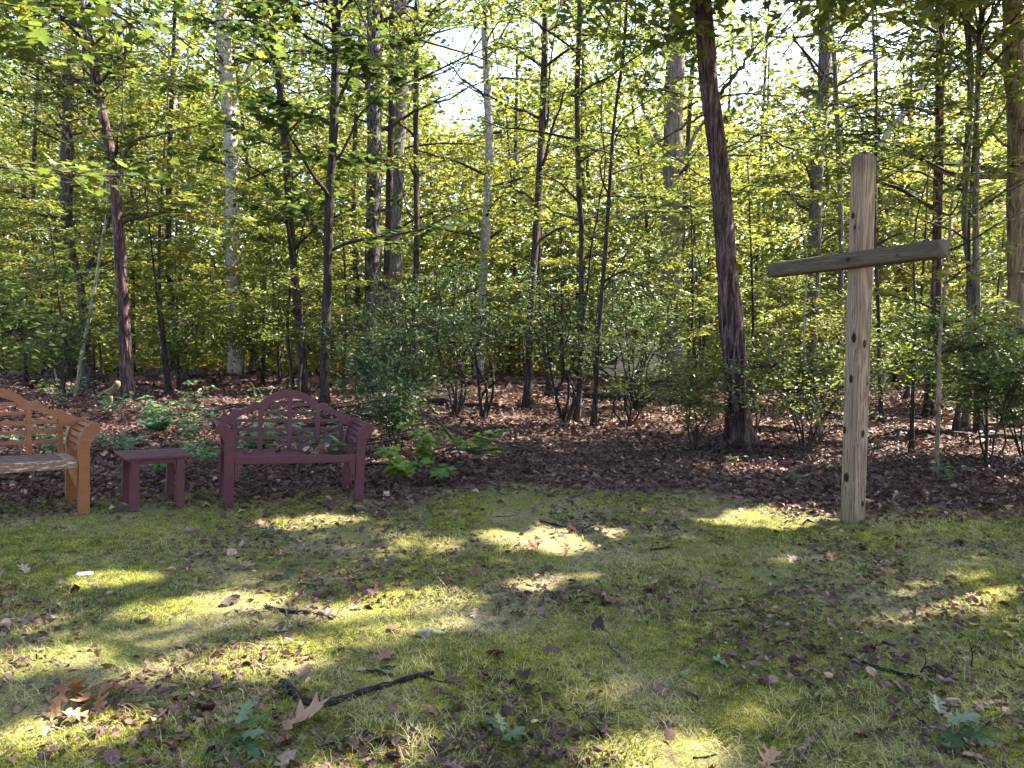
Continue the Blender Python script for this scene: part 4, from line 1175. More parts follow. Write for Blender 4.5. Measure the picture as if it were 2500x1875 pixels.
shrub('leafy_shrub', 'dark shrub at the frame edge under the stout limb', 'shrub', (6.75, 9.7), 6, 1.7, .85, 240, .09, LA, T_SIMPLE, .5, low=.1, seed=13, per=11)
shrub('leafy_shrub', 'leafy thicket behind the dark red trunk', 'shrub', (8.6, 15.2), 6, 2.6, 1.3, 260, .10, M['leaf'], T_SIMPLE, .52, low=.15, seed=14, per=11)
shrub('leafy_shrub', 'leafy thicket behind the cross post, in front of the shed', 'shrub', (6.4, 15.5), 6, 2.4, 1.2, 220, .10, M['leaf'], T_SIMPLE, .52, low=.3, seed=15, per=11)
shrub('leafy_shrub', 'big leaved dark shrub behind the orange bench at the frame edge', 'shrub', (-7.3, 10.3), 5, 2.9, 1.0, 190, .12, M['leaf'], T_SIMPLE, .28, low=.45, seed=16, per=10)
shrub('leafy_shrub', 'bare stemmed shrub with sparse leaves at the foot of the forked tree', 'shrub', (-9.3, 15.4), 8, 1.9, .8, 90, .11, M['leaf'], T_SIMPLE, .42, low=.5, seed=17, per=9)
shrub('leafy_shrub', 'green thicket behind the purplish trunk', 'shrub', (-8.6, 19.5), 6, 2.6, 1.5, 240, .12, M['leaf'], T_SIMPLE, .5, low=.2, seed=18, per=11)
shrub('leafy_shrub', 'green thicket between the purplish trunk and the massive pale trunk', 'shrub', (-7.1, 21.0), 7, 3.2, 1.7, 300, .12, M['leaf'], T_SIMPLE, .55, low=.2, seed=19, per=11)
shrub('leafy_shrub', 'green thicket at the foot of the slim leaning black trunk', 'shrub', (-5.6, 21.5), 6, 2.8, 1.5, 260, .12, M['leaf'], T_SIMPLE, .55, low=.2, seed=20, per=11)
shrub('leafy_shrub', 'green thicket far behind the orange bench', 'shrub', (-13.4, 22), 7, 3.0, 1.8, 300, .13, M['leaf'], T_SIMPLE, .5, low=.1, seed=21, per=11)

# ---------------------------------------------------------------- low plants
def plant(label, base, H, rad, n, leaf, mat, tpl, tone, name='seedling_plant', cat='plant', seed=1, group=None, stems=5, up=.35):
    R.seed(seed)
    x, y = base
    g = float(zg(x, y)) - .01
    root = tag(empty(name, (x, y, g)), label, cat, group)
    ends = []
    for k in range(stems):
        az = k * 6.28 / stems + R.uniform(-.6, .6)
        rr = rad * R.uniform(.3, 1.0); h = H * R.uniform(.5, 1.0)
        q = resample([(0, 0, 0), (rr * .3 * math.cos(az), rr * .3 * math.sin(az), h * .6), (rr * math.cos(az), rr * math.sin(az), h)], 6)
        MB().tube(q, np.linspace(.004, .0015, 6), 4, False).build('stem', M['bark_olive'], root, True)
        ends.append(q)
    mb = MB()
    for k in range(n):
        q = R.choice(ends); i = R.randrange(2, 6)
        a = q[i]
        az = R.uniform(0, 6.28)
        ld = nrm(np.array([math.cos(az), math.sin(az), R.uniform(-.35, .3)]))[None]
        mb.inst(tpl[0], tpl[1], (a + ld[0] * leaf * .25)[None], frames(ld, jit_normals(1, up)), np.array([leaf * R.uniform(.6, 1.2)]), np.array([min(1, max(0, tone + R.gauss(0, .18)))]))
    mb.build('foliage', mat, root)
    return root
ML = M['leaf_maple']
plant('pale green arching seedling right behind the side table', (-3.75, 8.6), .62, .42, 210, .085, LP, T_SIMPLE, .6, seed=1, stems=7)
plant('pale leafy seedling between the side table and the maroon bench', (-3.25, 7.8), .36, .40, 190, .075, LP, T_SIMPLE, .55, seed=2, stems=7)
plant('low leafy seedling behind the orange bench right arm', (-4.4, 8.2), .32, .42, 170, .08, LP, T_SIMPLE, .35, seed=3, stems=7)
plant('broad leaved seedling below the purplish trunk', (-4.6, 9.6), .42, .45, 150, .10, LP, T_MAPLE, .2, seed=4, stems=7)
plant('tall seedling with whitish leaves behind the side table', (-4.15, 9.5), .78, .35, 150, .09, LP, T_SIMPLE, .85, seed=5, stems=5)
plant('leafy ground plant seen through the left half of the maroon back', (-2.85, 8.3), .5, .45, 150, .09, LP, T_MAPLE, .3, seed=6, stems=7)
plant('leafy ground plant seen through the right half of the maroon back', (-2.2, 8.5), .5, .45, 150, .09, LP, T_MAPLE, .3, seed=7, stems=7)
plant('leafy ground plant seen through the orange bench back', (-4.9, 7.9), .45, .5, 170, .09, LP, T_SIMPLE, .3, seed=8, stems=7)
plant('bright maple seedling touching the maroon bench right leg', (-1.16, 7.5), .46, .38, 90, .12, ML, T_MAPLE, .55, seed=9, stems=6)
plant('bright maple seedling in front of the fallen brush pile', (-1.0, 8.4), .52, .36, 85, .12, ML, T_MAPLE, .6, seed=10, stems=6)
plant('spreading bright maple seedling alone on the brown leaf litter', (-.42, 8.9), .42, .48, 95, .12, ML, T_MAPLE, .65, seed=11, stems=7)
plant('small maple seedling beside the bent twig at the lawn edge', (-.72, 7.6), .30, .30, 40, .10, ML, T_MAPLE, .5, seed=12, stems=5)
plant('small dark fern like plant on the litter left of the cross', (3.1, 8.0), .16, .22, 40, .08, LP, T_OAK, .2, seed=13, stems=6)
plant('small grey green plant on the litter right of the cross', (4.7, 7.9), .30, .30, 50, .08, LP, T_SIMPLE, .35, seed=14, stems=6)
plant('low green seedling under the stout shrub at the frame edge', (5.9, 8.3), .28, .35, 50, .08, LP, T_SIMPLE, .3, seed=15, stems=6)
plant('leafy seedling at the foot of the broken stump', (-6.3, 11.6), .45, .5, 80, .10, LP, T_SIMPLE, .35, seed=16, stems=7)
plant('leafy seedling beside the slender grey sapling', (-8.3, 13.6), .55, .6, 90, .11, LP, T_SIMPLE, .35, seed=17, stems=7)
plant('tiny oak seedling at the foot of the pine', (2.75, 9.2), .18, .15, 16, .07, ML, T_OAK, .5, seed=18, stems=3)
plant('leafy seedling behind the arched top of the maroon bench', (-3.1, 10.4), .55, .55, 90, .10, LP, T_SIMPLE, .25, seed=19, stems=7)
plant('low pale green seedling patch just behind the side table legs', (-3.45, 7.25), .28, .42, 170, .07, LP, T_SIMPLE, .6, seed=21, stems=9)
plant('knee high pale seedling left of the maroon bench back', (-3.05, 8.9), .5, .45, 170, .08, LP, T_SIMPLE, .7, seed=22, stems=8)
plant('leafy green seedling farther back between table and trunk', (-5.2, 10.8), .5, .6, 150, .10, LP, T_SIMPLE, .4, seed=23, stems=8)
plant('leafy seedling at the foot of the straight black trunk', (-4.2, 12.6), .55, .6, 90, .10, LP, T_SIMPLE, .25, seed=20, stems=7)
# ---------------------------------------------------------------- fallen wood
def log(name, label, pts, r, mat, cat='log', group=None, end=.7, sides=9, twigs=()):
    pts = np.array(pts, float)
    if pts.shape[1] == 2:
        pts = np.concatenate([pts, (zg(pts[:, 0], pts[:, 1]) + r * .7)[:, None]], 1)
    b = pts[0].copy()
    q = resample(pts, max(8, 4 * len(pts)))
    q[1:-1] += NR.normal(0, r * .25, (len(q) - 2, 3))
    k = len(q)
    rad = np.linspace(r, r * end, k) * (1 + .15 * (NR.random(k) - .5))
    if not twigs:
        o = MB().tube(q - b, rad, sides, True, None, .15).build(name, mat, None, True)
        o.location = b
        return tag(o, label, cat, group)
    root = tag(empty(name, tuple(b)), label, cat, group)
    MB().tube(q - b, rad, sides, True, None, .15).build('stick_body', mat, root, True)
    for tp, tr in twigs:
        tp = np.array(tp, float)
        if tp.shape[1] == 2:
            tp = np.concatenate([tp, (zg(tp[:, 0], tp[:, 1]) + .012)[:, None]], 1)
        MB().tube(resample(tp, 7) - b, np.linspace(tr, tr * .4, 7), 6, True, None, .1).build('side_twig', mat, root, True)
    return root
BD, BB, BP = M['bark_dark'], M['bark_brown'], M['bark_pine']
log('fallen_log', 'dark fallen log lying behind the forked tree', [(-16.2, 28.0), (-14.8, 28.2)], .14, BD)
log('fallen_log', 'reddish fallen log lying behind the purplish trunk', [(-12.9, 26.2), (-11.6, 25.8), (-10.4, 25.1)], .17, BP)
log('fallen_log', 'long thin fallen trunk running from the middle trunks toward the pine', [(.83, 18.2), (2.0, 17.4), (2.86, 16.7), (4.39, 15.5)], .075, BD)
log('fallen_log', 'short dark log under the crossing laurel stems', [(-1.9, 15.6), (-.3, 15.0)], .09, BD)
log('fallen_log', 'fallen branch lying on the litter right of the pine', [(3.9, 12.4), (5.0, 12.0), (5.9, 12.3)], .05, BD)
log('fallen_log', 'fallen branch far right under the glinting shrub', [(6.2, 12.0), (7.4, 11.4), (8.6, 11.6)], .05, BD)
log('fallen_log', 'mossy fallen branch behind the maroon bench', [(-4.9, 13.0), (-3.6, 12.5), (-2.4, 12.9)], .05, BD)
g = float(zg(-6.9, 12.6))
log('broken_stump', 'broken weathered stump leaning behind the orange bench', [(-7.0, 12.7, g - .05), (-6.9, 12.65, g + .25), (-6.68, 12.6, g + .5)], .10, M['bark_olive'], 'stump', None, .45)
# brush pile right of the maroon bench: loose bare branches
R.seed(9)
for k in range(16):
    x, y = -1.3 + R.uniform(-.9, 1.0), 9.6 + R.uniform(-1.2, 1.2)
    a = R.uniform(-.5, .7); L = R.uniform(.9, 2.2)
    g = float(zg(x, y))
    pts = [(x, y, g + R.uniform(.0, .35)), (x + L * .5 * math.cos(a), y + L * .5 * math.sin(a), g + R.uniform(.05, .4)), (x + L * math.cos(a), y + L * math.sin(a), g + R.uniform(0, .15))]
    log('bare_branch', 'thin bare branch in the brush heap right of the maroon bench', pts, R.uniform(.007, .016), M['bark_brown'], 'branch', 'bare branches of the brush heap', .3, 5)
R.seed(10)
for k in range(14):
    x, y = -3.6 + R.uniform(-1.7, 1.9), 11.5 + R.uniform(-1.0, 2.5)
    a = R.uniform(-.6, .6); L = R.uniform(.9, 2.4)
    g = float(zg(x, y))
    pts = [(x, y, g + R.uniform(0, .2)), (x + L * .5 * math.cos(a), y + L * .5 * math.sin(a), g + R.uniform(.05, .35)), (x + L * math.cos(a), y + L * math.sin(a), g + R.uniform(0, .4))]
    log('bare_branch', 'dark bare branch tangled on the ground behind the maroon bench', pts, R.uniform(.012, .028), M['bark_dark'], 'branch', 'bare branches behind the maroon bench', .3, 5)
R.seed(12)
for k in range(22):
    x, y = R.uniform(.2, 7.5), R.uniform(8.0, 14.5)
    a = R.uniform(-.9, .9); L = R.uniform(.5, 1.6)
    g = float(zg(x, y))
    pts = [(x, y, g + .02), (x + L * .5 * math.cos(a), y + L * .5 * math.sin(a), g + R.uniform(.02, .25)), (x + L * math.cos(a), y + L * math.sin(a), g + R.uniform(0.02, .1))]
    log('bare_branch', 'dark bare branch lying on the brown litter round the pine', pts, R.uniform(.006, .016), M['bark_dark'], 'branch', 'bare branches on the litter', .3, 5)
log('bent_branch', 'long bent bare branch drooping to the lawn edge right of the maroon bench', [(-1.05, 8.6, .55), (-.75, 8.2, .42), (-.5, 7.8, .12), (-.25, 7.55, -.06), (.05, 7.35, -.09)], .013, BD, 'branch', None, .4, 6)

ST, SB = M['stick'], M['stick_brown']
log('fallen_stick', 'thick black lichen spotted stick with a curled tip on the lawn', [(-1.01, 3.17), (-.88, 3.03), (-.78, 2.99), (-.66, 3.10), (-.50, 3.22), (-.36, 3.31)], .019, ST, 'stick', None, .55, 9, [([(-.40, 3.28), (-.35, 3.22), (-.29, 3.21)], .008)])
log('fallen_stick', 'short black mossy stick below the thick lichen spotted one', [(-.57, 2.78), (-.48, 2.73), (-.38, 2.70)], .013, ST, 'stick', None, .7, 8, [([(-.56, 2.78), (-.64, 2.72), (-.74, 2.66)], .006)])
log('fallen_stick', 'long curved dark stick with upright side twigs on the near right lawn', [(1.66, 3.64), (1.77, 3.48), (1.90, 3.40), (2.05, 3.42), (2.21, 3.48), (2.36, 3.34)], .011, ST, 'stick', None, .45, 8, [([(1.92, 3.40, -.13), (1.97, 3.45, -.10), (1.96, 3.47, -.04)], .004), ([(2.2, 3.47, -.14), (2.22, 3.5, -.08), (2.21, 3.52, -.02)], .004), ([(2.1, 3.45), (2.2, 3.62), (2.34, 3.68)], .004)])
log('fallen_stick', 'short dark stick at the left rim of the brightest sunny patch', [(-1.36, 4.03), (-1.21, 3.99), (-1.10, 3.97)], .013, ST, 'stick', None, .7, 8)
log('fallen_stick', 'stubby dark stick just right of the short dark one', [(-1.06, 3.98), (-.99, 3.93), (-.95, 3.94)], .013, SB, 'stick', None, .8, 8)
log('fallen_stick', 'bent brown twig pointing at the camera in the middle lawn', [(.50, 3.72), (.52, 3.62), (.56, 3.50)], .008, SB, 'stick', None, .7, 7)
log('fallen_stick', 'arched dark twig on the far middle lawn', [(.20, 6.2), (.42, 6.05), (.55, 6.0), (.70, 6.12)], .010, ST, 'stick', None, .6, 7)
log('fallen_stick', 'forked dark twig on the far lawn left of the cross', [(1.02, 5.40), (1.15, 5.46), (1.22, 5.58)], .009, ST, 'stick', None, .6, 7, [([(1.15, 5.46), (1.2, 5.42), (1.24, 5.44)], .005)])
log('fallen_stick', 'pale thick stick at the bottom right by the frame edge', [(1.98, 3.09), (2.1, 3.14), (2.30, 3.13)], .013, SB, 'stick', None, .8, 8)
log('fallen_stick', 'curled pale bark piece at the near edge of the lawn', [(1.08, 2.70), (1.12, 2.76), (1.19, 2.84), (1.21, 2.88)], .014, SB, 'stick', None, .6, 8)
log('fallen_stick', 'thin straight twig right of the middle lawn', [(1.45, 4.45), (1.62, 4.5), (1.78, 4.56)], .007, SB, 'stick', None, .6, 6)
log('fallen_stick', 'thin dark twig lying across the shaded lawn before the cross', [(1.05, 4.2), (1.22, 4.22), (1.36, 4.28)], .006, ST, 'stick', None, .6, 6)
log('fallen_stick', 'upright pale grass stalk like twig in the brightest sunny patch', [(-.30, 4.20, -.11), (-.36, 4.26, -.05), (-.44, 4.32, .02)], .004, SB, 'stick', None, .6, 6)
R.seed(31)
for k in range(70):
    y = R.uniform(2.5, 6.9); x = R.uniform(-.75, .75) * y
    if forest_mask(x, y) > .6: continue
    a = R.uniform(-.7, .7); L = R.uniform(.06, .26)
    log('small_twig', 'small brown twig lying in the lawn grass', [(x, y), (x + L * .5 * math.cos(a), y + L * .5 * math.sin(a) + R.uniform(-.02, .02)), (x + L * math.cos(a), y + L * math.sin(a))], R.uniform(.002, .0045), R.choice([ST, SB]), 'twig', 'small twigs scattered on the lawn', .6, 5)

# ---------------------------------------------------------------- fallen leaves
OAK_ST = [(0, .012), (.08, .03), (.16, .15), (.24, .24), (.27, .09), (.36, .10), (.46, .26), (.56, .36), (.54, .12), (.64, .12), (.74, .24), (.86, .28), (.80, .09), (.90, .08), (1.0, .0)]
PLAIN_ST = [(0, .01), (.08, .08), (.18, .20), (.30, .28), (.42, .31), (.52, .33), (.62, .30), (.74, .24), (.86, .14), (.94, .07), (1.0, 0)]
def leaf_mesh(name, tpl, mat, curl, tone, seed):
    """a dry leaf with midrib, rolled edges and waviness"""
    r = np.random.default_rng(seed)
    st = OAK_ST if tpl is T_OAK else PLAIN_ST
    n = len(st)
    xs = np.array([s[0] for s in st]); w = np.array([s[1] for s in st]) * r.uniform(.85, 1.15)
    mid = np.linspace(0, 1, n)
    v = []
    for s in (-1, -.5, 0, .5, 1):
        f_ = abs(s)
        jitter = 1 + r.normal(0, .10, n) * f_
        v.append(np.stack([mid * (1 - f_) + xs * f_, np.sign(s) * w * f_ * jitter, np.zeros(n)], -1))
    v = np.concatenate(v)
    y = v[:, 1].copy(); x = v[:, 0].copy()
    roll = curl * r.uniform(2.2, 4.2)
    ang = y * roll
    v[:, 1] = np.where(np.abs(roll) > .05, np.sin(ang) / roll, y)
    v[:, 2] = np.where(np.abs(roll) > .05, (1 - np.cos(ang)) / roll, 0) + .05 * np.abs(y) + r.uniform(-.35, .55) * (x - .4) ** 2 + .025 * np.sin(x * 13 + y * 9 + seed) + r.normal(0, .008, len(v))
    v[:, 2] += -v[:, 2].min() * .3
    v[:, 0] -= .5
    f = []
    for s in range(4):
        for i in range(n - 1):
            a_ = s * n + i
            f.append((a_, a_ + 1, a_ + n + 1, a_ + n))
    vein = np.where(np.abs(y) < .004, -.12, 0)
    mb = MB().add(v, np.array(f), np.clip(tone + r.normal(0, .05, len(v)) + vein - .10 * np.abs(y), 0, 1))
    m0 = v[2 * n]
    mb.tube(np.array([m0, m0 + [-.12, .02, -.02], m0 + [-.24, .05, .02]]), [.012, .010, .008], 4, False, tone * .5)
    return mb.mesh(name, mat, True)
def drop_leaf(me, x, y, size, label, group=None, name='fallen_leaf', lift=.012, tilt=.35, rz=None):
    o = bpy.data.objects.new(name, me); C.objects.link(o)
    o.location = (x, y, float(zg(x, y)) + lift)
    o.rotation_euler = (R.gauss(0, tilt), R.gauss(0, tilt), R.uniform(0, 6.28) if rz is None else rz)
    o.scale = (size,) * 3
    return tag(o, label, 'leaf', group)
R.seed(41)
oak_m = [leaf_mesh('oak_leaf', T_OAK, M['oakbrown'], c, t, i) for i, (c, t) in enumerate([(.5, .3), (-.3, .5), (.8, .6), (.2, .8), (-.6, .35), (.4, .95)])]
lit_m = [leaf_mesh('brown_leaf', T_OAK if i % 2 else None, M['litter'], R.uniform(-.4, .5), t, i + 20) for i, t in enumerate([.15, .35, .5, .62, .75, .88, .45, .3])]
grn_m = [leaf_mesh('green_leaf', T_OAK, M['leaf_oak'], c, t, i + 60) for i, (c, t) in enumerate([(.2, .3), (-.3, .5), (.4, .95)])]
drop_leaf(oak_m[5], -.82, 2.86, .23, 'largest tan oak leaf, leaning on the thick black stick', lift=.035, tilt=.25, rz=.5)
for k, (x, y, s, lab) in enumerate([
    (-1.79, 2.97, .16, 'lowest leaf of the russet oak leaf heap on the near lawn'), (-1.70, 3.03, .17, 'russet oak leaf standing up at the back of the heap'),
    (-1.62, 2.98, .16, 'russet oak leaf at the right of the heap'), (-1.72, 2.90, .15, 'russet oak leaf in the middle of the heap'),
    (-1.63, 2.86, .16, 'light tan oak leaf at the near right of the russet heap'), (-1.78, 2.84, .14, 'darkest russet oak leaf at the near side of the heap'), (-1.68, 2.79, .12, 'small tan oak leaf fallen in front of the russet heap')]):
    drop_leaf(oak_m[(k * 2 + 1) % 5], x, y, s, lab, 'russet oak leaves heaped together', lift=.03 + .012 * (k % 3), tilt=.55)
for k, (x, y, s, lab) in enumerate([(-.62, 3.47, .15, 'tan oak leaf at the near edge of the brightest sunny patch'), (-.98, 3.42, .13, 'brown oak leaf left of the thick stick'), (-.12, 3.25, .10, 'pale tan oak leaf right of the thick stick tip'),
                                   (.95, 2.66, .13, 'orange oak leaf at the very near edge of the lawn'), (1.39, 2.89, .10, 'orange brown leaf standing up right of the near middle'), (-1.25, 2.66, .13, 'tan oak leaf lying alone at the near left'),
                                   (.38, 5.28, .15, 'red brown leaf in the small sunny patch in mid lawn'), (2.48, 4.86, .17, 'large pinkish leaf on the lawn in front of the cross'), (-1.95, 5.7, .14, 'rust red leaf in front of the maroon bench'), (-1.20, 3.72, .12, 'grey lobed leaf left of the brightest sunny patch')]):
    drop_leaf(oak_m[(k + 2) % 6] if k < 9 else lit_m[5], x, y, s, lab)
for x, y, s, lab in [(.80, 3.38, .12, 'pale blue green oak leaf on the middle lawn'), (-.38, 2.81, .09, 'small green oak leaf near the short mossy stick'), (-1.02, 3.56, .09, 'upright pale green leaf scrap left of the sunny patch'), (.68, 3.28, .09, 'lavender grey oak leaf beside the pale blue green one'),
                     (-.60, 3.33, .17, 'pale yellow green oak leaf behind the thick stick'), (1.02, 3.52, .11, 'pale green leaf on the right middle lawn'), (2.38, 4.93, .13, 'green leaf tucked under the large pinkish leaf')]:
    drop_leaf(grn_m[2] if 'pale' in lab or 'lavender' in lab else grn_m[0], x, y, s, lab)
# sprigs of green oak leaves, still on their twig
def sprig(label, x, y, s, n, az, spread=1.0, z=None, tone0=.35, name='oak_sprig'):
    root = tag(empty(name, (x, y, float(zg(x, y)) if z is None else z), (0, 0, az)), label, 'sprig')
    MB().tube(np.array([[-.9 * s, 0, .01], [-.3 * s, .04 * s, .03], [.3 * s, 0, .03]]), [.004, .003, .002], 5, False).build('twig', M['stick_brown'], root, True)
    for k in range(n):
        mb = MB()
        a = (k - (n - 1) / 2) * 2.2 * spread / n
        v = T_OAK[0] * s
        d = np.array([[math.cos(a), math.sin(a), R.uniform(-.15, .45)]])
        mb.inst(v, T_OAK[1], np.array([[R.uniform(-.2, .3) * s, R.uniform(-.06, .06) * s, .025 + .012 * k]]), frames(d, jit_normals(1, .4)), np.array([R.uniform(.75, 1.1)]), np.array([min(1, max(0, tone0 + R.uniform(-.3, .4)))]))
        mb.build('leaf', M['leaf_oak'], root)
sprig('green oak leaf sprig at the very near left of the lawn', -1.02, 2.66, .13, 6, .4, 1.3)
sprig('dark green oak leaf sprig at the near middle of the lawn', -.05, 2.70, .12, 5, 1.2, 1.2)
sprig('large blue green oak leaf sprig at the near right of the lawn', 1.73, 2.86, .17, 7, -.6, 1.8, None, .45)
sprig('small green leaf sprig in front of the maroon bench', -1.85, 5.35, .12, 4, .9, 1.3)
sprig('tiny green leaf sprig in the shade behind the sunny strip', -1.42, 4.55, .11, 4, .2, 1.3)
# pale curled leaf and litter scrap
def curled_roll(label, x, y, L, r, mat, name, cat, rz):
    k = 9
    u = np.linspace(0, 1, k); th = np.linspace(-2.4, 2.2, 9)
    rr = r * np.sin(np.pi * (.12 + .8 * u)) ** .6
    v = np.stack([np.repeat(((u - .5) * L)[:, None], 9, 1), np.sin(th)[None] * rr[:, None], (np.cos(th)[None] + .8) * rr[:, None] + .02 * np.sin(6 * u)[:, None] * r * 8], -1)
    i = np.arange(k - 1)[:, None] * 9; j = np.arange(8)[None]
    o = MB().add(v, np.stack([i + j, i + j + 1, i + 10 + j, i + 9 + j], -1).reshape(-1, 4), .97).build(name, mat, None, True)
    o.location = (x, y, float(zg(x, y)) + .006); o.rotation_euler = (.1, .05, rz)
    tag(o, label, cat)
curled_roll('pale curled leaf roll at the near right of the brightest sunny patch', -.42, 3.74, .15, .018, M['leaf_oak'], 'curled_leaf', 'leaf', .15)
def scrap_mat():
    m, nt, out = new_mat('white_scrap')
    n = noise(nt, coords(nt), 30, 3)
    principled(nt, out, ramp(nt, [(.3, (.42, .43, .50)), (.7, (.62, .63, .68))], n.outputs[0]).outputs[0], .35, bump(nt, n.outputs[0], .4, .004), .5)
    return m
M['scrap'] = scrap_mat()
def scrap():
    g = 7
    u = np.linspace(-1, 1, g)
    X, Y = np.meshgrid(u * .044, u * .017)
    Z = .008 * (1 - (X / .044) ** 4) * (1 - (Y / .017) ** 4) + .008 + NR.normal(0, .0015, X.shape)
    Y = Y + .006 * np.sin(X * 60)
    v = np.stack([X, Y, Z], -1).reshape(-1, 3)
    v2 = v.copy(); v2[:, 2] = -.002
    i = np.arange(g - 1)[:, None] * g; j = np.arange(g - 1)[None]
    f = np.stack([i + j, i + j + 1, i + g + j + 1, i + g + j], -1).reshape(-1, 4)
    mb = MB().add(v, f)
    ring = list(range(g)) + [r * g + g - 1 for r in range(1, g)] + list(range(g * g - 2, g * g - g - 1, -1)) + [r * g for r in range(g - 2, 0, -1)]
    mb.add(v2, np.zeros((0, 4), int))
    mb.f.append(np.array([[ring[a], g * g + ring[a], g * g + ring[(a + 1) % len(ring)], ring[(a + 1) % len(ring)]] for a in range(len(ring))]))
    o = mb.build('plastic_scrap', M['scrap'], None, True)
    o.location = (-2.57, 4.39, float(zg(-2.57, 4.39)) + .004); o.rotation_euler = (0, 0, .25)
    tag(o, 'small whitish plastic scrap lying on the moss before the side table', 'litter')
scrap()
# leaves that lie on the furniture
def on_bench(root, x, y, z):
    return root.matrix_basis @ Vector((x, y, z))
bpy.context.view_layer.update()
def seat_leaf(me, x, y, size, label, root=bench_a, z=.436, tilt=.3, name='dead_leaf', group=None):
    p = on_bench(root, x, y, z)
    o = bpy.data.objects.new(name, me); C.objects.link(o)
    o.location = p + Vector((0, 0, .012)); o.scale = (size,) * 3
    o.rotation_euler = (R.gauss(0, tilt), R.gauss(0, tilt), R.uniform(0, 6.28))
    tag(o, label, 'leaf', group)
seat_leaf(lit_m[4], -.38, .14, .07, 'small pale dead leaf lying alone on the maroon seat')
seat_leaf(lit_m[0], -.14, .16, .07, 'small dark dead leaf beside the pale one on the maroon seat')
seat_leaf(lit_m[5], .03, .02, .05, 'tiny whitish leaf scrap on the side table top', table, .440)
for k in range(18):
    seat_leaf(lit_m[R.choice([2, 3, 4, 6])], R.uniform(.08, .30), R.uniform(.08, .34), R.uniform(.09, .15), 'curled dry brown leaf in the small heap on the maroon seat', bench_a, .440 + .012 * (k % 5), .7, group='dry leaf heap on the maroon seat')
p = on_bench(bench_a, .35, .16, .442)
sprig('large pale green oak leaf sprig lying on the maroon seat', p.x, p.y, .17, 7, PHI_A + .1, 1.8, p.z, .75)
p = on_bench(bench_a, .43, .28, .442)
sprig('dark green oak leaf sprig against the maroon bench arm', p.x, p.y, .15, 5, PHI_A + 2.2, 1.6, p.z, .15)

# the many fallen leaves of the lawn: those that show largest are things of their own
R.seed(43)
pos = []
while len(pos) < 255:
    y = 2.3 + 4.6 * R.random() ** 1.2; x = R.uniform(-.78, .80) * y
    if forest_mask(x, y) > .5: continue
    c = float(vnoise(np.array([[x, y]]), 1.6, 61)[0])
    if R.random() > .25 + 1.3 * max(0, c - .35): continue
    pos.append((x, y))
for x, y in pos:
    me = R.choice(lit_m + lit_m + oak_m[:2])
    drop_leaf(me, x, y, R.uniform(.05, .125), 'brown fallen leaf scattered on the mossy lawn', 'brown leaves scattered on the lawn', lift=R.uniform(.008, .022), tilt=.4)

def litter_mesh():
    mb = MB()
    tps = [curled(s) for s in range(8)]; tps_n = [curled(s, 5) for s in range(8)]
    def scatter(n, fx, fy, size, keepf, lift=.02, add=0.0, tps=tps):
        y = fy(n); x = fx(n, y)
        k = NR.random(n) < keepf(x, y)
        x, y = x[k], y[k]
        p = np.stack([x, y, zg(x, y) + NR.uniform(.002, lift, len(x))], -1)
        az = NR.uniform(0, 6.28, len(x))
        d = np.stack([np.cos(az), np.sin(az), NR.normal(0, .25, len(x))], -1)
        R_ = frames(d, jit_normals(len(x), .65))
        s = NR.uniform(.6, 1.35, len(x)) * size
        s = s * np.where(NR.random(len(x)) < .15, 1.6, 1)
        tone = np.clip(.16 + add + .5 * fbm(p, .8, 71) + NR.normal(0, .17, len(x)), 0, 1)
        tone = np.where(tone > .93, .9, tone)
        tone = np.where(NR.random(len(x)) < .012, 1.0, tone)
        which = NR.integers(0, 8, len(x))
        for q in range(8):
            w = which == q
            mb.inst(tps[q][0], tps[q][1], p[w], R_[w], s[w], tone[w])
    fm = lambda x, y: forest_mask(x, y)
    # forest floor, thick near, thinner with distance
    scatter(44000, lambda n, y: NR.uniform(-.80, .80, n) * y, lambda n: NR.uniform(5.6, 11, n), .056, lambda x, y: np.maximum(fm(x, y) ** 1.1, .30 * fm(x, y + .45)) + .004, .035)
    scatter(22000, lambda n, y: NR.uniform(-.80, .80, n) * y, lambda n: NR.uniform(11, 19, n), .085, lambda x, y: np.ones_like(x), .05)
    scatter(6000, lambda n, y: NR.uniform(-.8, .8, n) * y, lambda n: NR.uniform(19, 32, n), .20, lambda x, y: np.ones_like(x), .06)
    # broken bits on the lawn
    scatter(22000, lambda n, y: NR.uniform(-.8, .8, n) * y, lambda n: 2.2 + 5.2 * NR.random(n) ** 1.2, .032, lambda x, y: np.clip(.30 + 2.2 * (vnoise(np.stack([x, y], -1), 1.6, 61) - .4), 0, 1), .014, .02, tps_n)
    o = mb.build('leaf_litter', M['litter'])
    tag(o, 'thick brown leaf litter covering the forest floor', 'leaf litter', None, 'stuff')
litter_mesh()

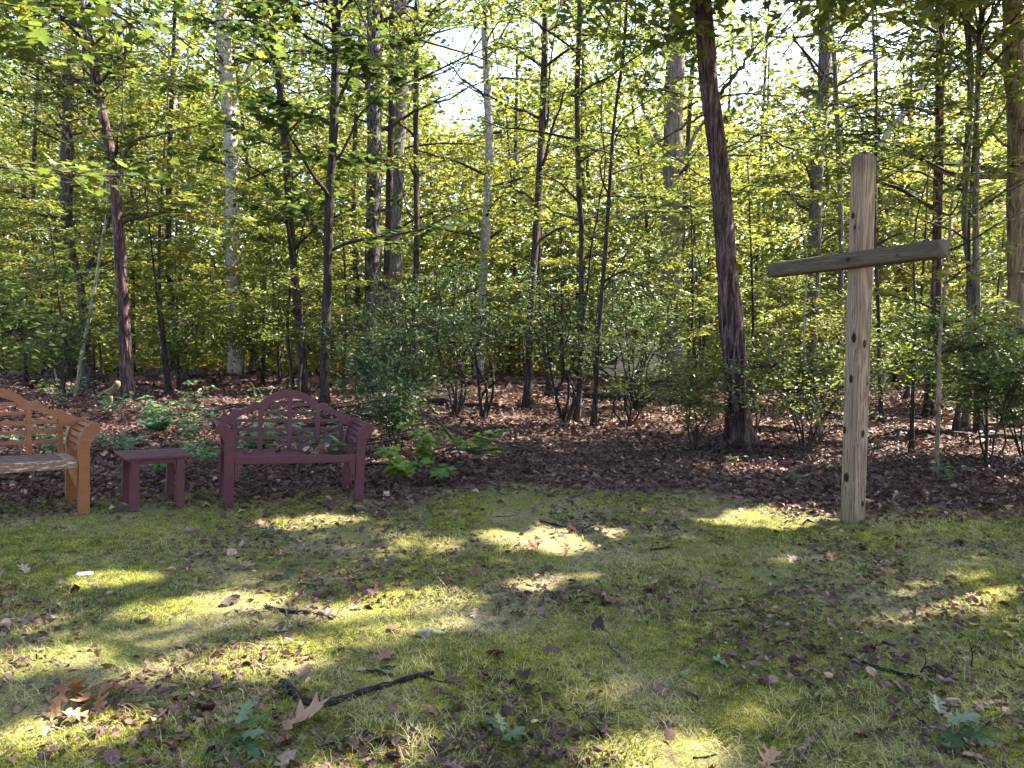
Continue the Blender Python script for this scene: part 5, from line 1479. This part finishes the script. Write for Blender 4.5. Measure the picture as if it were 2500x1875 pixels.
# ---------------------------------------------------------------- grass and moss
def grass_mesh():
    t = np.array([[0, -.5, 0], [0, .5, 0], [.16, -.42, .45], [.16, .42, .45], [.55, -.25, .80], [.55, .25, .80], [1.1, 0, .86]])
    f = np.array([[0, 1, 3], [0, 3, 2], [2, 3, 5], [2, 5, 4], [4, 5, 6]])
    mb = MB()
    n = 135000
    y = 2.1 + 5.6 * NR.random(n) ** 1.35
    x = NR.uniform(-.80, .80, n) * (y + .2)
    p2 = np.stack([x, y], -1)
    tuft = fbm(p2, 2.2, 81); fine = vnoise(p2, 14, 82)
    keep = NR.random(n) < np.clip((tuft - .30) * 3.2, .05, 1) * np.clip(fine * 1.9 - .35, 0, 1) * (1 - .97 * forest_mask(x, y))
    x, y, tuft = x[keep], y[keep], tuft[keep]
    n = len(x)
    az = NR.uniform(0, 6.28, n) + .0
    lean = NR.uniform(.8, 2.4, n)
    d = np.stack([np.cos(az), np.sin(az), np.zeros(n)], -1)
    rot = frames(d, np.tile([0, 0, 1.0], (n, 1)))
    h = NR.uniform(.018, .050, n) * (.7 + .9 * np.clip(tuft - .35, 0, 1)) * np.where(NR.random(n) < .05, 1.7, 1)
    w = NR.uniform(.0011, .0024, n) * (1 + .12 * y)
    sc = np.stack([h * lean, w, h], -1)
    pos = np.stack([x, y, zg(x, y) - .003], -1)
    dry = fbm(pos[:, :2], 1.1, 88)
    tone = np.clip(.58 + 1.6 * (dry - .48) + NR.normal(0, .24, n), 0, 1)
    mb.inst(t, f, pos, rot, sc, tone)
    tag(mb.build('grass', M['grass']), 'sparse fine grass growing through the moss of the lawn', 'grass', None, 'stuff')
grass_mesh()
def moss_mesh():
    # tiny upright stars of leaflets
    v, f = [], []
    for k in range(3):
        a = k * 2.094 + .3
        c, s = math.cos(a), math.sin(a)
        o = len(v)
        v += [(.12 * -s, .12 * c, 0), (.12 * s, -.12 * c, 0), (.55 * c, .55 * s, .7)]
        f.append((o, o + 1, o + 2))
    t, f = np.array(v), np.array(f)
    mb = MB()
    n = 195000
    y = 2.1 + 5.2 * NR.random(n) ** 1.6
    x = NR.uniform(-.80, .80, n) * (y + .2)
    p2 = np.stack([x, y], -1)
    m = fbm(p2, 1.5, 101)
    keep = NR.random(n) < np.clip((m - .38) * 4.5, 0, 1) * (1 - forest_mask(x, y))
    x, y = x[keep], y[keep]; n = len(x)
    pos = np.stack([x, y, zg(x, y) - .003 + .008 * vnoise(np.stack([x, y], -1), 22, 5)], -1)
    az = NR.uniform(0, 6.28, n)
    rot = frames(np.stack([np.cos(az), np.sin(az), 0 * az], -1), jit_normals(n, .2))
    s = NR.uniform(.008, .018, n) * (.75 + .14 * y)
    tone = np.clip(.45 + .9 * (fbm(pos[:, :2], 2.5, 7) - .5) + 1.1 * (vnoise(pos[:, :2], 17, 9) - .5) + NR.normal(0, .16, n), 0, 1)
    mb.inst(t, f, pos, rot, s, tone)
    tag(mb.build('moss', M['moss']), 'yellow green moss carpeting the lawn', 'moss', None, 'stuff')
moss_mesh()

# ---------------------------------------------------------------- houses glimpsed through the wood
def plain_mat(name, c0, c1, rough=.7, sc=8):
    m, nt, out = new_mat(name)
    n = noise(nt, coords(nt), sc, 4)
    principled(nt, out, ramp(nt, [(.3, c0), (.7, c1)], n.outputs[0]).outputs[0], rough)
    return m
M['white'] = plain_mat('white_siding', (.68, .70, .74), (.80, .81, .84))
M['roof'] = plain_mat('dark_shingles', (.05, .05, .055), (.11, .11, .12), .9, 20)
M['pane'] = plain_mat('window_pane', (.03, .04, .05), (.06, .07, .09), .12)
def house(name, label, x, y, W, D, H, roof_h, rz, siding, openings, vertical=False):
    g = float(zg(x, y, False)) - .1
    root = tag(empty(name, (x, y, g), (0, 0, rz)), label, 'building')
    bm_obj('wall', box(-W / 2, W / 2, 0, D, 0, H), M['white'], root)
    if vertical:
        n = int(W / siding)
        for k in range(n):
            bm_obj('siding_board', box(-W / 2 + k * siding + .01, -W / 2 + (k + 1) * siding - .015, -.022, -.002, .05, H), M['white'], root)
    else:
        n = int(H / siding)
        for k in range(n):
            bm_obj('siding_board', box(-W / 2 - .01, W / 2 + .01, -.024, -.002, k * siding + .012, (k + 1) * siding), M['white'], root)
    o = .35
    rp = [(-D / 2 - o, 0), (0, roof_h), (D / 2 + o, 0), (D / 2 + o, .14), (0, roof_h + .16), (-D / 2 - o, .14)]
    bm = prism(rp, -W / 2 - o, W / 2 + o)
    bmesh.ops.transform(bm, matrix=Matrix.Translation((0, D / 2, H)) @ Matrix.Rotation(math.radians(90), 4, 'Z'), verts=bm.verts)
    bm_obj('roof', bm, M['roof'], root)
    for (x0, x1, z0, z1, kind) in openings:
        w = bm_obj(kind, box(x0 - .07, x1 + .07, -.05, -.025, z0 - .07, z1 + .07), M['white'], root)
        bm_obj('pane' if kind == 'window' else 'door_panel', box(x0, x1, -.062, -.051, z0, z1), M['pane'] if kind == 'window' else M['white'], w)
house('white_house', 'white clapboard house glimpsed through the laurels left of the pine', 6.0, 42.0, 11, 7, 2.9, 1.8, .05, .2, [(-4.2, -3.1, 1.0, 2.2, 'window'), (-1.2, -.1, 1.0, 2.2, 'window'), (1.6, 2.5, .1, 2.1, 'door'), (3.6, 4.7, 1.0, 2.2, 'window')])
house('white_shed', 'small white shed with dark roof seen right of the cross post', 22.6, 46.5, 3.4, 2.8, 1.75, .75, -.25, .3, [(.5, 1.3, .1, 1.6, 'door')], True)
